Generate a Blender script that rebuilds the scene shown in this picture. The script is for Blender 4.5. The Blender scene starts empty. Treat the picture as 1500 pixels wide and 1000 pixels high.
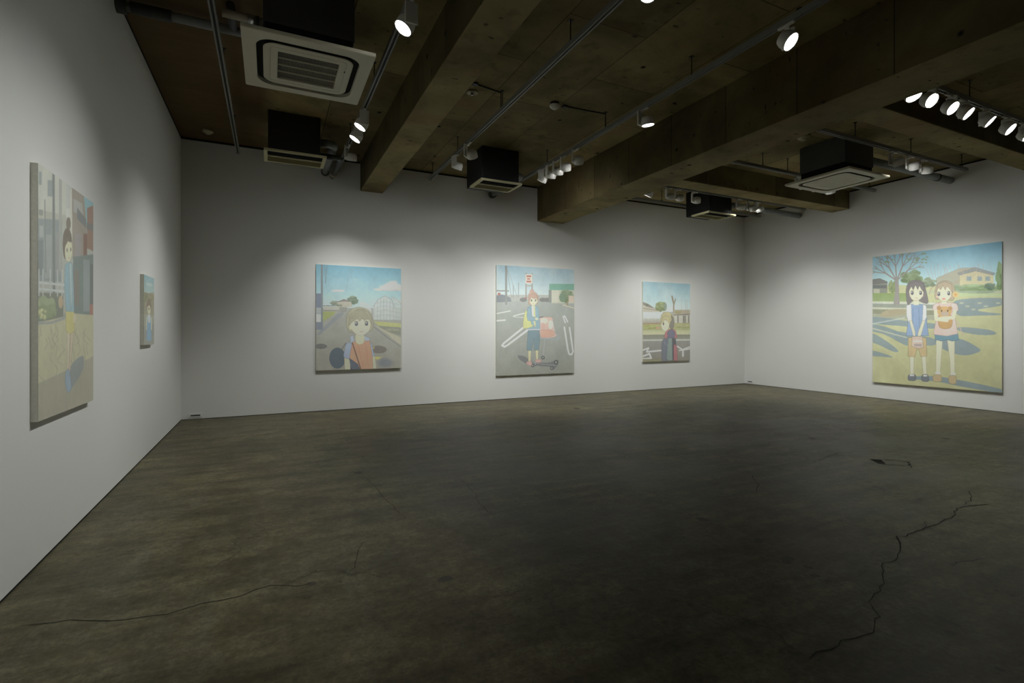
import bpy, bmesh, math, random
import numpy as np
from mathutils import Vector, Matrix
random.seed(7)
PI = math.pi
scene = bpy.context.scene
COL = scene.collection

# ------------------------------------------------------------------ room dimensions (metres)
XL, XR, YB, YF, H = -1.205, 10.95, 9.0, -3.6, 4.28

# ------------------------------------------------------------------ helpers
def link(o, parent=None):
    COL.objects.link(o)
    if parent is not None:
        o.parent = parent
    return o

def obj(name, bm, mats, parent=None, smooth=False, loc=None, rot=None):
    me = bpy.data.meshes.new(name)
    bm.to_mesh(me); bm.free()
    if not isinstance(mats, (list, tuple)):
        mats = [mats]
    for m in mats:
        me.materials.append(m)
    if smooth:
        for p in me.polygons:
            p.use_smooth = True
    o = bpy.data.objects.new(name, me)
    if loc is not None: o.location = loc
    if rot is not None: o.rotation_euler = rot
    return link(o, parent)

def tag(o, label=None, cat=None, group=None, kind=None):
    if label: o['label'] = label
    if cat: o['category'] = cat
    if group: o['group'] = group
    if kind: o['kind'] = kind
    return o

def thing(name, label, cat, loc=(0, 0, 0), rotz=0, group=None):
    o = bpy.data.objects.new(name, None)
    o.empty_display_size = 0.1
    link(o)
    o.location = loc; o.rotation_euler = (0, 0, rotz)
    return tag(o, label, cat, group)

def copy_tree(o, parent=None):
    c = o.copy(); COL.objects.link(c); c.parent = parent
    for ch in list(o.children):
        copy_tree(ch, c)
    return c

def box(bm, x0, x1, y0, y1, z0, z1, mi=0, bevel=0.0):
    r = bmesh.ops.create_cube(bm, size=1.0)
    vs = r['verts']
    for v in vs:
        v.co = Vector(((x0 + x1) / 2 + v.co.x * (x1 - x0), (y0 + y1) / 2 + v.co.y * (y1 - y0), (z0 + z1) / 2 + v.co.z * (z1 - z0)))
    fs = set(f for v in vs for f in v.link_faces)
    for f in fs: f.material_index = mi
    if bevel > 0:
        es = list(set(e for v in vs for e in v.link_edges))
        bmesh.ops.bevel(bm, geom=es, offset=bevel, segments=2, affect='EDGES', profile=0.5)
    return vs

def tube(bm, pts, r, n=12, mi=0, caps=True):
    pts = [Vector(p) for p in pts]
    rings = []
    for i, p in enumerate(pts):
        if i == 0: t = pts[1] - p
        elif i == len(pts) - 1: t = p - pts[i - 1]
        else: t = (pts[i + 1] - p).normalized() + (p - pts[i - 1]).normalized()
        t.normalize()
        ref = Vector((0, 0, 1)) if abs(t.z) < 0.9 else Vector((1, 0, 0))
        a = t.cross(ref).normalized(); b = t.cross(a).normalized()
        rr = r[i] if isinstance(r, (list, tuple)) else r
        rings.append([bm.verts.new(p + rr * (math.cos(2 * PI * k / n) * a + math.sin(2 * PI * k / n) * b)) for k in range(n)])
    for i in range(len(rings) - 1):
        for k in range(n):
            f = bm.faces.new((rings[i][k], rings[i][(k + 1) % n], rings[i + 1][(k + 1) % n], rings[i + 1][k]))
            f.material_index = mi; f.smooth = True
    if caps:
        bm.faces.new(rings[0]).material_index = mi
        bm.faces.new(rings[-1]).material_index = mi

def lathe(bm, prof, n=28, mi=0, axis_z=True):
    """prof: list of (r, z); closed revolve about local Z"""
    rings = []
    for r, z in prof:
        if r < 1e-6:
            rings.append([bm.verts.new((0, 0, z))])
        else:
            rings.append([bm.verts.new((r * math.cos(2 * PI * k / n), r * math.sin(2 * PI * k / n), z)) for k in range(n)])
    for i in range(len(rings) - 1):
        A, B = rings[i], rings[i + 1]
        for k in range(n):
            k2 = (k + 1) % n
            if len(A) == 1 and len(B) == 1: continue
            if len(A) == 1: f = bm.faces.new((A[0], B[k2], B[k]))
            elif len(B) == 1: f = bm.faces.new((A[k], A[k2], B[0]))
            else: f = bm.faces.new((A[k], A[k2], B[k2], B[k]))
            f.material_index = mi; f.smooth = True

def newbm():
    return bmesh.new()

def fix(bm):
    bmesh.ops.recalc_face_normals(bm, faces=bm.faces)
    return bm

# ------------------------------------------------------------------ materials
def lin(c):
    c = c / 255.0
    return c / 12.92 if c <= 0.04045 else ((c + 0.055) / 1.055) ** 2.4

class NT:
    def __init__(self, name):
        self.m = bpy.data.materials.new(name); self.m.use_nodes = True
        self.nt = self.m.node_tree; self.n = self.nt.nodes
        self.b = self.n['Principled BSDF']
    def node(self, t, **kw):
        x = self.n.new(t)
        for k, v in kw.items():
            if hasattr(x, k): setattr(x, k, v)
        return x
    def link(self, a, b): self.nt.links.new(a, b)
    def pos(self):
        return self.node('ShaderNodeNewGeometry').outputs['Position']
    def noise(self, vec, scale, detail=4, rough=0.55, dist=0.0):
        x = self.node('ShaderNodeTexNoise')
        x.inputs['Scale'].default_value = scale; x.inputs['Detail'].default_value = detail
        x.inputs['Roughness'].default_value = rough; x.inputs['Distortion'].default_value = dist
        if vec is not None: self.link(vec, x.inputs['Vector'])
        return x.outputs['Fac']
    def mapping(self, vec, scale=(1, 1, 1), loc=(0, 0, 0), rot=(0, 0, 0)):
        x = self.node('ShaderNodeMapping')
        x.inputs['Scale'].default_value = scale; x.inputs['Location'].default_value = loc; x.inputs['Rotation'].default_value = rot
        self.link(vec, x.inputs['Vector'])
        return x.outputs['Vector']
    def ramp(self, fac, stops):
        x = self.node('ShaderNodeValToRGB')
        e = x.color_ramp.elements
        while len(e) < len(stops): e.new(0.5)
        for i, (p, c) in enumerate(stops):
            e[i].position = p
            e[i].color = (c, c, c, 1) if isinstance(c, (int, float)) else (*c, 1)
        self.link(fac, x.inputs['Fac'])
        return x.outputs['Color']
    def mix(self, fac, a, b, blend='MIX'):
        x = self.node('ShaderNodeMix'); x.data_type = 'RGBA'; x.blend_type = blend
        for s, v in ((x.inputs[0], fac), (x.inputs[6], a), (x.inputs[7], b)):
            if isinstance(v, (int, float)): s.default_value = v
            elif isinstance(v, tuple): s.default_value = (*v, 1)
            else: self.link(v, s)
        return x.outputs[2]
    def math(self, op, a, b=0.0):
        x = self.node('ShaderNodeMath'); x.operation = op
        for i, v in enumerate((a, b)):
            if isinstance(v, (int, float)): x.inputs[i].default_value = v
            else: self.link(v, x.inputs[i])
        return x.outputs[0]
    def bump(self, h, strength=0.2, dist=0.01):
        x = self.node('ShaderNodeBump'); x.inputs['Strength'].default_value = strength; x.inputs['Distance'].default_value = dist
        self.link(h, x.inputs['Height']); self.link(x.outputs[0], self.b.inputs['Normal'])

def simple(name, col, rough=0.6, metal=0.0, var=0.12, scale=9.0, spec=0.4):
    t = NT(name)
    n = t.noise(t.pos(), scale, 3)
    a = tuple(c * (1 - var) for c in col); b = tuple(min(1, c * (1 + var)) for c in col)
    t.link(t.mix(n, a, b), t.b.inputs['Base Color'])
    t.b.inputs['Roughness'].default_value = rough; t.b.inputs['Metallic'].default_value = metal
    t.b.inputs['Specular IOR Level'].default_value = spec
    return t.m

def mat_wall():
    t = NT('white_wall_paint')
    p = t.pos()
    n = t.noise(p, 0.8, 3)
    t.link(t.mix(n, (0.765, 0.765, 0.735), (0.80, 0.80, 0.775)), t.b.inputs['Base Color'])
    t.b.inputs['Roughness'].default_value = 0.75; t.b.inputs['Specular IOR Level'].default_value = 0.2
    t.bump(t.noise(p, 180, 2), 0.04, 0.002)
    return t.m

def mat_floor():
    t = NT('worn_concrete_floor')
    p = t.pos()
    big = t.noise(p, 0.35, 5, 0.6)
    mid = t.noise(p, 1.3, 5, 0.55, 0.15)
    streak = t.noise(t.mapping(p, (0.7, 5.0, 1), rot=(0, 0, 0.25)), 1.2, 5, 0.6, 0.3)
    streak2 = t.noise(t.mapping(p, (4.0, 0.6, 1), rot=(0, 0, 0.35)), 1.5, 4, 0.6, 0.2)
    fine = t.noise(p, 60, 3, 0.7)
    c = t.mix(t.ramp(mid, [(0.3, 0.0), (0.72, 1.0)]), (0.085, 0.074, 0.038), (0.208, 0.187, 0.108))
    c = t.mix(t.ramp(streak, [(0.42, 0.0), (0.75, 0.75)]), c, (0.043, 0.039, 0.024))
    c = t.mix(t.ramp(streak2, [(0.5, 0.0), (0.8, 0.5)]), c, (0.165, 0.155, 0.11))
    c = t.mix(t.ramp(big, [(0.48, 0.0), (0.72, 0.6)]), c, (0.095, 0.062, 0.034))
    # pale dusty blotches
    c = t.mix(t.ramp(t.noise(p, 0.9, 5, 0.65, 0.8), [(0.5, 0.0), (0.9, 0.5)]), c, (0.17, 0.165, 0.125))
    c = t.mix(t.ramp(fine, [(0.35, 0.45), (0.6, 0.0)]), c, (0.05, 0.047, 0.035))
    # hairline cracks, broken up by a mask
    v = t.node('ShaderNodeTexVoronoi'); v.feature = 'DISTANCE_TO_EDGE'; v.inputs['Scale'].default_value = 0.55
    warp = t.node('ShaderNodeVectorMath'); warp.operation = 'ADD'
    nz = t.node('ShaderNodeTexNoise'); nz.inputs['Scale'].default_value = 2.2; nz.inputs['Detail'].default_value = 6
    t.link(p, nz.inputs['Vector']); t.link(p, warp.inputs[0]); t.link(nz.outputs['Color'], warp.inputs[1]); t.link(warp.outputs[0], v.inputs['Vector'])
    line = t.ramp(v.outputs['Distance'], [(0.0, 1.0), (0.006, 0.0)])
    mask = t.ramp(t.noise(p, 0.5, 3), [(0.5, 0.0), (0.6, 0.75)])
    c = t.mix(t.math('MULTIPLY', line, mask), c, (0.016, 0.015, 0.011))
    # soft grey drag marks
    sc = t.ramp(t.noise(t.mapping(p, (0.5, 3.2, 1), (3, 1, 0), (0, 0, -0.2)), 1.6, 5, 0.6), [(0.5, 0.0), (0.8, 0.55)])
    c = t.mix(sc, c, (0.035, 0.032, 0.02))
    sp2 = t.ramp(t.noise(p, 9, 4, 0.6), [(0.35, 0.5), (0.6, 0.0)])
    c = t.mix(sp2, c, (0.068, 0.058, 0.03))
    m2 = t.ramp(t.noise(t.mapping(p, (1.0, 1.5, 1), (7, 2, 0), (0, 0, 0.5)), 3.0, 7, 0.7), [(0.34, 0.68), (0.5, 1.0), (0.68, 1.3)])
    c = t.mix(1.0, c, m2, 'MULTIPLY')
    st = t.ramp(t.noise(t.mapping(p, (0.5, 5.0, 1), (1, 5, 0), (0, 0, -0.12)), 2.0, 5, 0.6), [(0.3, 0.88), (0.65, 1.06)])
    c = t.mix(1.0, c, st, 'MULTIPLY')
    pt = t.ramp(t.noise(p, 26, 4, 0.7), [(0.3, 0.7), (0.7, 1.25)])
    c = t.mix(1.0, c, pt, 'MULTIPLY')
    t.link(c, t.b.inputs['Base Color'])
    t.link(t.ramp(mid, [(0.3, 0.36), (0.75, 0.46)]), t.b.inputs['Roughness'])
    t.b.inputs['Specular IOR Level'].default_value = 0.12
    t.b.inputs['Specular Tint'].default_value = (1.0, 0.92, 0.70, 1)
    t.bump(t.math('ADD', t.math('MULTIPLY', t.noise(p, 5, 3), 0.5), t.math('MULTIPLY', fine, 0.3)), 0.07, 0.006)
    return t.m

def mat_concrete(name, rot=0.0, tint=1.0, brown_board=False, panels=True):
    t = NT(name)
    p = t.pos()
    n1 = t.noise(p, 1.1, 6, 0.6, 0.4); n2 = t.noise(p, 5.0, 5, 0.65); n3 = t.noise(p, 38, 3, 0.7)
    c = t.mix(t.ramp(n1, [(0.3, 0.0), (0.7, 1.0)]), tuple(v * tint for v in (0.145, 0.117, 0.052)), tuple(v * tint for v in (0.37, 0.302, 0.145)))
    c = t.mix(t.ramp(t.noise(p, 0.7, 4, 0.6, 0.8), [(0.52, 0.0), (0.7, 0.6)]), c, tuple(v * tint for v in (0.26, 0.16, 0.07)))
    c = t.mix(t.ramp(n2, [(0.55, 0.0), (0.75, 0.55)]), c, (0.075, 0.062, 0.034))
    if panels:
        b = t.node('ShaderNodeTexBrick')
        b.inputs['Scale'].default_value = 1.0; b.inputs['Brick Width'].default_value = 1.8; b.inputs['Row Height'].default_value = 0.9
        b.inputs['Mortar Size'].default_value = 0.006; b.inputs['Mortar Smooth'].default_value = 0.3
        b.inputs['Color1'].default_value = (0.72, 0.72, 0.72, 1); b.inputs['Color2'].default_value = (1.2, 1.2, 1.15, 1); b.inputs['Mortar'].default_value = (0.33, 0.33, 0.30, 1)
        t.link(t.mapping(p, (1, 1, 1), (0.35, 0.2, 0), (0, 0, rot)), b.inputs['Vector'])
        c = t.mix(1.0, c, b.outputs['Color'], 'MULTIPLY')
    v = t.node('ShaderNodeTexVoronoi'); v.inputs['Scale'].default_value = 2.6; v.inputs['Randomness'].default_value = 0.85
    t.link(p, v.inputs['Vector'])
    holes = t.ramp(v.outputs['Distance'], [(0.055, 1.0), (0.095, 0.0)])
    c = t.mix(holes, c, (0.012, 0.011, 0.008))
    sp = t.ramp(t.noise(t.mapping(p, (1, 1.9, 1)), 7.5, 3, 0.5), [(0.68, 0.0), (0.73, 0.8)])
    c = t.mix(sp, c, (0.022, 0.02, 0.014))
    if brown_board:
        s = t.node('ShaderNodeSeparateXYZ'); t.link(p, s.inputs[0])
        g = t.ramp(t.math('ADD', t.math('MULTIPLY', s.outputs['X'], 0.5), t.math('MULTIPLY', t.noise(p, 1.4, 3), 0.12)), [(0.0, 1.0), (0.12, 0.0)])
        wood = t.mix(t.noise(t.mapping(p, (0.6, 3.0, 1)), 2.0, 5, 0.6, 0.5), (0.095, 0.060, 0.028), (0.185, 0.125, 0.062))
        c = t.mix(g, c, wood)
    t.link(c, t.b.inputs['Base Color'])
    t.b.inputs['Roughness'].default_value = 0.85; t.b.inputs['Specular IOR Level'].default_value = 0.2
    t.bump(t.math('ADD', n2, t.math('MULTIPLY', n3, 0.4)), 0.25, 0.01)
    return t.m

M = {}
M['wall'] = mat_wall()
M['floor'] = mat_floor()
M['front'] = simple('dim_grey_wall', (0.12, 0.12, 0.11), 0.8)
M['crack'] = simple('floor_crack_dark', (0.017, 0.016, 0.012), 0.9)
M['stain'] = simple('floor_stain_dark', (0.042, 0.037, 0.02), 0.6, var=0.5, scale=14)
M['ceiling'] = mat_concrete('formed_concrete_ceiling', PI / 2, 1.0, True)
M['beam'] = mat_concrete('formed_concrete_soffit', 0.0, 1.0, False, False)
M['beam_side_shaded'] = mat_concrete('formed_concrete_side_shaded', 0.0, 0.5, False, True)  # same concrete, darkened so the beam sides carry their shade in the colour
M['gap'] = simple('shadow_gap_black', (0.008, 0.008, 0.007), 0.9)
M['black'] = simple('black_sheet_metal', (0.012, 0.012, 0.013), 0.55, var=0.25, scale=3)
M['duct'] = simple('dark_grey_duct', (0.07, 0.07, 0.068), 0.55, var=0.2, scale=3)
M['dark'] = simple('matte_black', (0.006, 0.006, 0.006), 0.9)
M['cream'] = simple('aged_cream_plastic', (0.56, 0.53, 0.40), 0.5, var=0.05, scale=4)
M['yellow_cream'] = simple('yellowed_cream_plastic', (0.50, 0.46, 0.27), 0.5, var=0.08, scale=6)
M['olive'] = simple('olive_filter', (0.22, 0.19, 0.075), 0.7, var=0.12, scale=20)
M['white'] = simple('white_enamel', (0.78, 0.77, 0.72), 0.42, var=0.04)
M['rail'] = simple('grey_painted_rail', (0.24, 0.24, 0.22), 0.45, var=0.1)
M['slot'] = simple('rail_slot_black', (0.015, 0.015, 0.015), 0.6)
M['rod'] = simple('dark_threaded_rod', (0.04, 0.04, 0.038), 0.5, metal=0.5)
M['pipe'] = simple('grey_pipe_wrap', (0.26, 0.27, 0.27), 0.55, var=0.2, scale=12)
M['pipe_dark'] = simple('dark_pipe_wrap', (0.07, 0.075, 0.075), 0.6, var=0.2, scale=12)
M['pipe_beige'] = simple('beige_pipe_cover', (0.42, 0.37, 0.27), 0.55)
M['foil'] = simple('crumpled_foil', (0.6, 0.6, 0.6), 0.25, metal=0.9, var=0.4, scale=70)
M['plastic'] = simple('off_white_plastic', (0.62, 0.60, 0.52), 0.5)
M['beige'] = simple('beige_plastic', (0.45, 0.40, 0.26), 0.5)
M['canvas'] = simple('raw_canvas_edge', (0.80, 0.78, 0.69), 0.85, var=0.12, scale=60)
M['lens_off'] = simple('lamp_rim_grey', (0.4, 0.4, 0.4), 0.3)

def mat_lens():
    t = NT('lit_lamp_lens')
    t.b.inputs['Base Color'].default_value = (0.9, 0.9, 0.9, 1)
    v = t.node('ShaderNodeTexVoronoi'); v.inputs['Scale'].default_value = 60
    tc = t.node('ShaderNodeTexCoord'); t.link(tc.outputs['Object'], v.inputs['Vector'])
    t.link(t.ramp(v.outputs['Distance'], [(0.0, (1.0, 0.98, 0.95)), (0.9, (0.9, 0.9, 0.93))]), t.b.inputs['Emission Color'])
    t.b.inputs['Emission Strength'].default_value = 7.0
    return t.m
M['lens'] = mat_lens()

def mat_painting():
    t = NT('painted_canvas')
    a = t.node('ShaderNodeAttribute'); a.attribute_name = 'paint'
    tc = t.node('ShaderNodeTexCoord')
    weave = t.noise(tc.outputs['Object'], 90, 3)
    t.link(t.mix(0.10, a.outputs['Color'], t.mix(1.0, a.outputs['Color'], t.ramp(weave, [(0.3, 0.55), (0.7, 1.0)]), 'MULTIPLY')), t.b.inputs['Base Color'])
    t.b.inputs['Roughness'].default_value = 0.62; t.b.inputs['Specular IOR Level'].default_value = 0.25
    t.bump(t.noise(tc.outputs['Object'], 300, 2), 0.08, 0.002)
    return t.m
M['paint'] = mat_painting()

# ------------------------------------------------------------------ the setting
def struct(name, bm, mats, label=None):
    o = obj(name, fix(bm), mats)
    o['kind'] = 'structure'
    if label: o['label'] = label
    return o

def poly_strip(bm, pts, w, z, mi, jit=0.35):
    """thin crack: a ribbon of varying width following pts"""
    dense = []
    for a, b in zip(pts[:-1], pts[1:]):
        L = math.hypot(b[0] - a[0], b[1] - a[1]); n = max(2, int(L / 0.05))
        for k in range(n):
            f = k / n
            dense.append((a[0] + (b[0] - a[0]) * f + random.uniform(-1, 1) * 0.012, a[1] + (b[1] - a[1]) * f + random.uniform(-1, 1) * 0.012))
    dense.append(pts[-1])
    prev = None
    for i, p in enumerate(dense):
        q = dense[min(i + 1, len(dense) - 1)]; o = dense[max(i - 1, 0)]
        d = Vector((q[0] - o[0], q[1] - o[1])); d.normalize()
        nrm = Vector((-d.y, d.x)); ww = w * random.uniform(1 - jit, 1 + jit) * (0.3 if i in (0, len(dense) - 1) else 1)
        pr = (bm.verts.new((p[0] + nrm.x * ww, p[1] + nrm.y * ww, z)), bm.verts.new((p[0] - nrm.x * ww, p[1] - nrm.y * ww, z)))
        if prev:
            bm.faces.new((prev[0], prev[1], pr[1], pr[0])).material_index = mi
        prev = pr

def blob(bm, x, y, r, z, mi, ecc=1.0, rot=0.0):
    n = 14
    vs = []
    for k in range(n):
        a = 2 * PI * k / n; rr = r * random.uniform(0.75, 1.1)
        u, v = rr * math.cos(a), rr * ecc * math.sin(a)
        vs.append(bm.verts.new((x + u * math.cos(rot) - v * math.sin(rot), y + u * math.sin(rot) + v * math.cos(rot), z)))
    bm.faces.new(vs).material_index = mi

bm = newbm()
box(bm, XL - 0.15, XR + 0.15, YF - 0.15, YB + 0.15, -0.2, 0.0)
cracks = [
    ([(5.04, 1.92), (4.76, 1.98), (4.42, 1.89), (4.05, 1.87), (3.76, 1.85), (3.71, 1.87), (3.6, 1.79), (3.46, 1.74), (3.3, 1.67), (3.22, 1.69), (3.1, 1.64), (3.01, 1.58), (2.86, 1.52), (2.68, 1.48)], 0.0038),
    ([(2.68, 1.48), (2.6, 1.39), (2.44, 1.33), (2.31, 1.34), (2.14, 1.34), (2.0, 1.33)], 0.0028),
    ([(3.7, 1.9), (3.6, 1.79)], 0.003), ([(4.2, 1.94), (4.05, 1.87), (4.07, 1.83)], 0.003), ([(5.34, 2.15), (5.04, 2.01), (4.83, 1.99)], 0.003),
    ([(-1.02, 3.04), (-0.79, 2.99), (-0.66, 2.92), (-0.45, 2.87), (-0.29, 2.91), (-0.14, 2.91), (0.0, 2.96), (0.13, 2.89), (0.22, 2.89)], 0.0026),
    ([(0.78, 4.86), (0.83, 4.28), (0.85, 3.86), (0.88, 3.58)], 0.002), ([(1.58, 4.35), (1.53, 3.89), (1.48, 3.69), (1.47, 3.4)], 0.0022),
    ([(0.54, 3.32), (0.48, 3.16), (0.44, 2.98), (0.39, 2.89)], 0.002),
    ([(5.0, 3.3), (5.23, 3.34), (5.7, 3.44), (6.12, 3.32), (6.43, 3.01), (6.94, 2.68)], 0.003),
    ([(4.07, 3.27), (3.85, 3.03), (3.66, 2.9), (3.63, 2.96)], 0.003), ([(3.53, 1.49), (3.61, 1.52), (3.72, 1.49), (3.89, 1.44)], 0.0025)]
for pts, w in cracks:
    poly_strip(bm, pts, w * 0.85, 0.0018, 1)
for i, (x, y, r) in enumerate([(2.83, 2.22, .045), (2.73, 1.96, .045), (2.78, 1.97, .03), (2.77, 1.85, .03), (2.71, 1.77, .03), (2.71, 1.7, .026), (2.84, 1.25, .028), (2.84, 1.2, .026), (2.74, 1.17, .03),
                               (3.4, 1.26, .015), (3.41, 1.2, .018), (2.62, 0.96, .02), (2.79, 2.65, .05), (3.34, 2.2, .025), (4.69, 2.21, .03), (6.13, 4.04, .06), (0.76, 4.94, .05), (0.2, 2.88, .03), (0.86, 2.62, .05), (7.63, 3.31, .06), (4.81, 7.38, .08)]):
    blob(bm, x, y, r, 0.0009 + i * 1e-5, 2, 0.7, i * 0.7)
vs = [bm.verts.new((x, y, 0.0014)) for x, y in [(5.69, 3.13), (5.77, 3.06), (5.61, 2.93), (5.57, 2.98)]]
bm.faces.new(vs).material_index = 1
poly_strip(bm, [(5.77, 3.06), (5.88, 2.99), (5.92, 2.89), (5.7, 2.75)], 0.008, 0.0013, 1, 0.2)
poly_strip(bm, [(5.75, 2.81), (5.66, 2.88), (5.58, 2.95)], 0.005, 0.0013, 1, 0.2)
me = bpy.data.meshes.new('floor'); 
for f in bm.faces: 
    pass
o = obj('floor', bm, [M['floor'], M['crack'], M['stain']]); o['kind'] = 'structure'
for p in o.data.polygons:
    pass

bm = newbm(); box(bm, XL - 0.15, XR + 0.15, YF - 0.15, YB + 0.15, H, H + 0.2); struct('ceiling', bm, M['ceiling'])
bm = newbm(); box(bm, XL - 0.15, XL, YF, YB, 0, H); struct('wall_left', bm, M['wall'])
bm = newbm(); box(bm, XL - 0.15, XR + 0.15, YB, YB + 0.15, 0, H); struct('wall_back', bm, M['wall'])
bm = newbm(); box(bm, XR, XR + 0.15, YF, YB, 0, H); struct('wall_right', bm, M['wall'])
bm = newbm(); box(bm, XL - 0.15, XR + 0.15, YF - 0.15, YF, 0, H); struct('wall_front', bm, M['front'])
# concrete beams: two run into the back wall, two cross from the deep one to the right wall
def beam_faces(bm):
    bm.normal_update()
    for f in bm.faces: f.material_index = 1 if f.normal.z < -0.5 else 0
BX0, BX1, BZ = 4.91, 5.53, 3.585
bm = newbm(); box(bm, BX0, BX1, YF, YB, BZ, H, bevel=0.012); beam_faces(bm); struct('ceiling_beam', bm, [M['beam_side_shaded'], M['beam']], 'deep concrete beam running to the back wall')
bm = newbm(); box(bm, 1.415, 1.80, YF, YB, 3.775, H, bevel=0.012); beam_faces(bm); struct('ceiling_beam', bm, [M['beam_side_shaded'], M['beam']], 'shallower concrete beam left of the deep one')
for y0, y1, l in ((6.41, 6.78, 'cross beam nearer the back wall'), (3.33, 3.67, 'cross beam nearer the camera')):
    bm = newbm(); box(bm, BX1, XR, y0, y1, 3.9, H, bevel=0.012); beam_faces(bm); struct('ceiling_beam', bm, [M['beam_side_shaded'], M['beam']], l)
# black strips painted for the shade in the gaps at wall tops and feet
def shadow_line(name, *segs):
    bm = newbm()
    for s in segs: box(bm, *s)
    struct(name, bm, M['gap'])
shadow_line('shadow_line_1', (XL, XL + 0.004, YF, YB, H - 0.028, H))
shadow_line('shadow_line_2', (XL + 0.004, 1.415, YB - 0.004, YB, H - 0.032, H), (1.80, BX0, YB - 0.004, YB, H - 0.032, H), (BX1, XR, YB - 0.004, YB, H - 0.032, H))
shadow_line('shadow_line_3', (XR - 0.004, XR, YF, 3.33, H - 0.03, H), (XR - 0.004, XR, 3.67, 6.41, H - 0.03, H), (XR - 0.004, XR, 6.78, YB - 0.004, H - 0.03, H))
shadow_line('shadow_line_left', (XL, XL + 0.003, YF, YB, 0.0015, 0.009))
shadow_line('shadow_line_back', (XL + 0.003, XR, YB - 0.003, YB, 0.0015, 0.008))
shadow_line('shadow_line_right', (XR - 0.003, XR, YF, YB - 0.003, 0.0015, 0.008))

# ------------------------------------------------------------------ paintings
class Sketch:
    """A little painter: shapes are laid over each other on a flat picture, coordinates in its own sketch frame (quad = the sketch's four corners)."""
    def __init__(self, quad, nx, ny, seed=1):
        self.nx, self.ny = nx, ny
        W, Hh = nx * 2, ny * 2
        u, v = np.meshgrid((np.arange(W) + 0.5) / W, (np.arange(Hh) + 0.5) / Hh)
        src = [(0, 0), (1, 0), (1, 1), (0, 1)]
        A, b = [], []
        for (x, y), (X, Y) in zip(src, quad):
            A += [[x, y, 1, 0, 0, 0, -X * x, -X * y], [0, 0, 0, x, y, 1, -Y * x, -Y * y]]; b += [X, Y]
        h = np.linalg.solve(np.array(A, float), np.array(b, float))
        d = h[6] * u + h[7] * v + 1
        self.X = (h[0] * u + h[1] * v + h[2]) / d; self.Y = (h[3] * u + h[4] * v + h[5]) / d
        self.u, self.v = u, v
        self.C = np.zeros((Hh, W, 3)) + 150.0
        self.rng = np.random.default_rng(seed); self.ink = 0.0
    def cloud(self, cells):
        """smooth value noise 0..1"""
        out = 0; amp = 1; tot = 0
        for k in range(4):
            n = cells * 2 ** k
            g = self.rng.random((n + 2, n + 2))
            fx = self.u * n; fy = self.v * n
            ix = fx.astype(int); iy = fy.astype(int); tx = fx - ix; ty = fy - iy
            tx = tx * tx * (3 - 2 * tx); ty = ty * ty * (3 - 2 * ty)
            out = out + amp * ((g[iy, ix] * (1 - tx) + g[iy, ix + 1] * tx) * (1 - ty) + (g[iy + 1, ix] * (1 - tx) + g[iy + 1, ix + 1] * tx) * ty)
            tot += amp; amp *= 0.55
        return out / tot
    def put(self, m, col, a=1.0):
        m = (m * a)[..., None]
        self.C = self.C * (1 - m) + np.array(col, float) * m
    def vgrad(self, y0, y1, c0, c1, x0=-1e9, x1=1e9):
        t = np.clip((self.Y - y0) / (y1 - y0), 0, 1)[..., None]
        m = ((self.Y >= y0) & (self.Y <= y1) & (self.X >= x0) & (self.X <= x1))[..., None]
        self.C = np.where(m, np.array(c0, float) * (1 - t) + np.array(c1, float) * t, self.C)
    @staticmethod
    def smooth(pts, n=6):
        P = [np.array(p, float) for p in pts]; N = len(P); out = []
        for i in range(N):
            a, b, c, d = P[i - 1], P[i], P[(i + 1) % N], P[(i + 2) % N]
            for k in range(n):
                t = k / n
                out.append(0.5 * (2 * b + (c - a) * t + (2 * a - 5 * b + 4 * c - d) * t * t + (3 * b - a - 3 * c + d) * t ** 3))
        return [tuple(q) for q in out]
    def poly(self, pts, col, a=1.0, s=False):
        if s: pts = self.smooth(pts)
        x = np.array([p[0] for p in pts]); y = np.array([p[1] for p in pts])
        idx = np.nonzero((self.X >= x.min()) & (self.X <= x.max()) & (self.Y >= y.min()) & (self.Y <= y.max()))
        if len(idx[0]) == 0: return
        X = self.X[idx]; Y = self.Y[idx]; ins = np.zeros(X.shape, bool)
        for i in range(len(pts)):
            x0, y0 = pts[i - 1]; x1, y1 = pts[i]
            if y0 == y1: continue
            c = ((y0 > Y) != (y1 > Y)) & (X < (x1 - x0) * (Y - y0) / (y1 - y0) + x0)
            ins ^= c
        m = np.zeros(self.X.shape); m[idx] = ins
        self.put(m, col, a)
        if self.ink > 0:
            self.line(list(pts) + [pts[0]], self.ink, tuple(c * 0.62 for c in col), 0.6)
    def ell(self, cx, cy, rx, ry, col, a=1.0, soft=0.0, rot=0.0):
        dx = self.X - cx; dy = self.Y - cy
        c, s = math.cos(rot), math.sin(rot)
        d = np.sqrt(((dx * c + dy * s) / rx) ** 2 + ((-dx * s + dy * c) / ry) ** 2)
        m = np.clip((1 - d) / soft, 0, 1) if soft > 0 else (d < 1).astype(float)
        self.put(m, col, a)
    def line(self, pts, w, col, a=1.0):
        m = np.zeros(self.X.shape, bool)
        for (x0, y0), (x1, y1) in zip(pts[:-1], pts[1:]):
            L = (x1 - x0) ** 2 + (y1 - y0) ** 2 + 1e-9
            t = np.clip(((self.X - x0) * (x1 - x0) + (self.Y - y0) * (y1 - y0)) / L, 0, 1)
            m |= (self.X - x0 - t * (x1 - x0)) ** 2 + (self.Y - y0 - t * (y1 - y0)) ** 2 < (w / 2) ** 2
        self.put(m.astype(float), col, a)
    def rect(self, x0, y0, x1, y1, col, a=1.0):
        self.put(((self.X > x0) & (self.X < x1) & (self.Y > y0) & (self.Y < y1)).astype(float), col, a)
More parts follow.
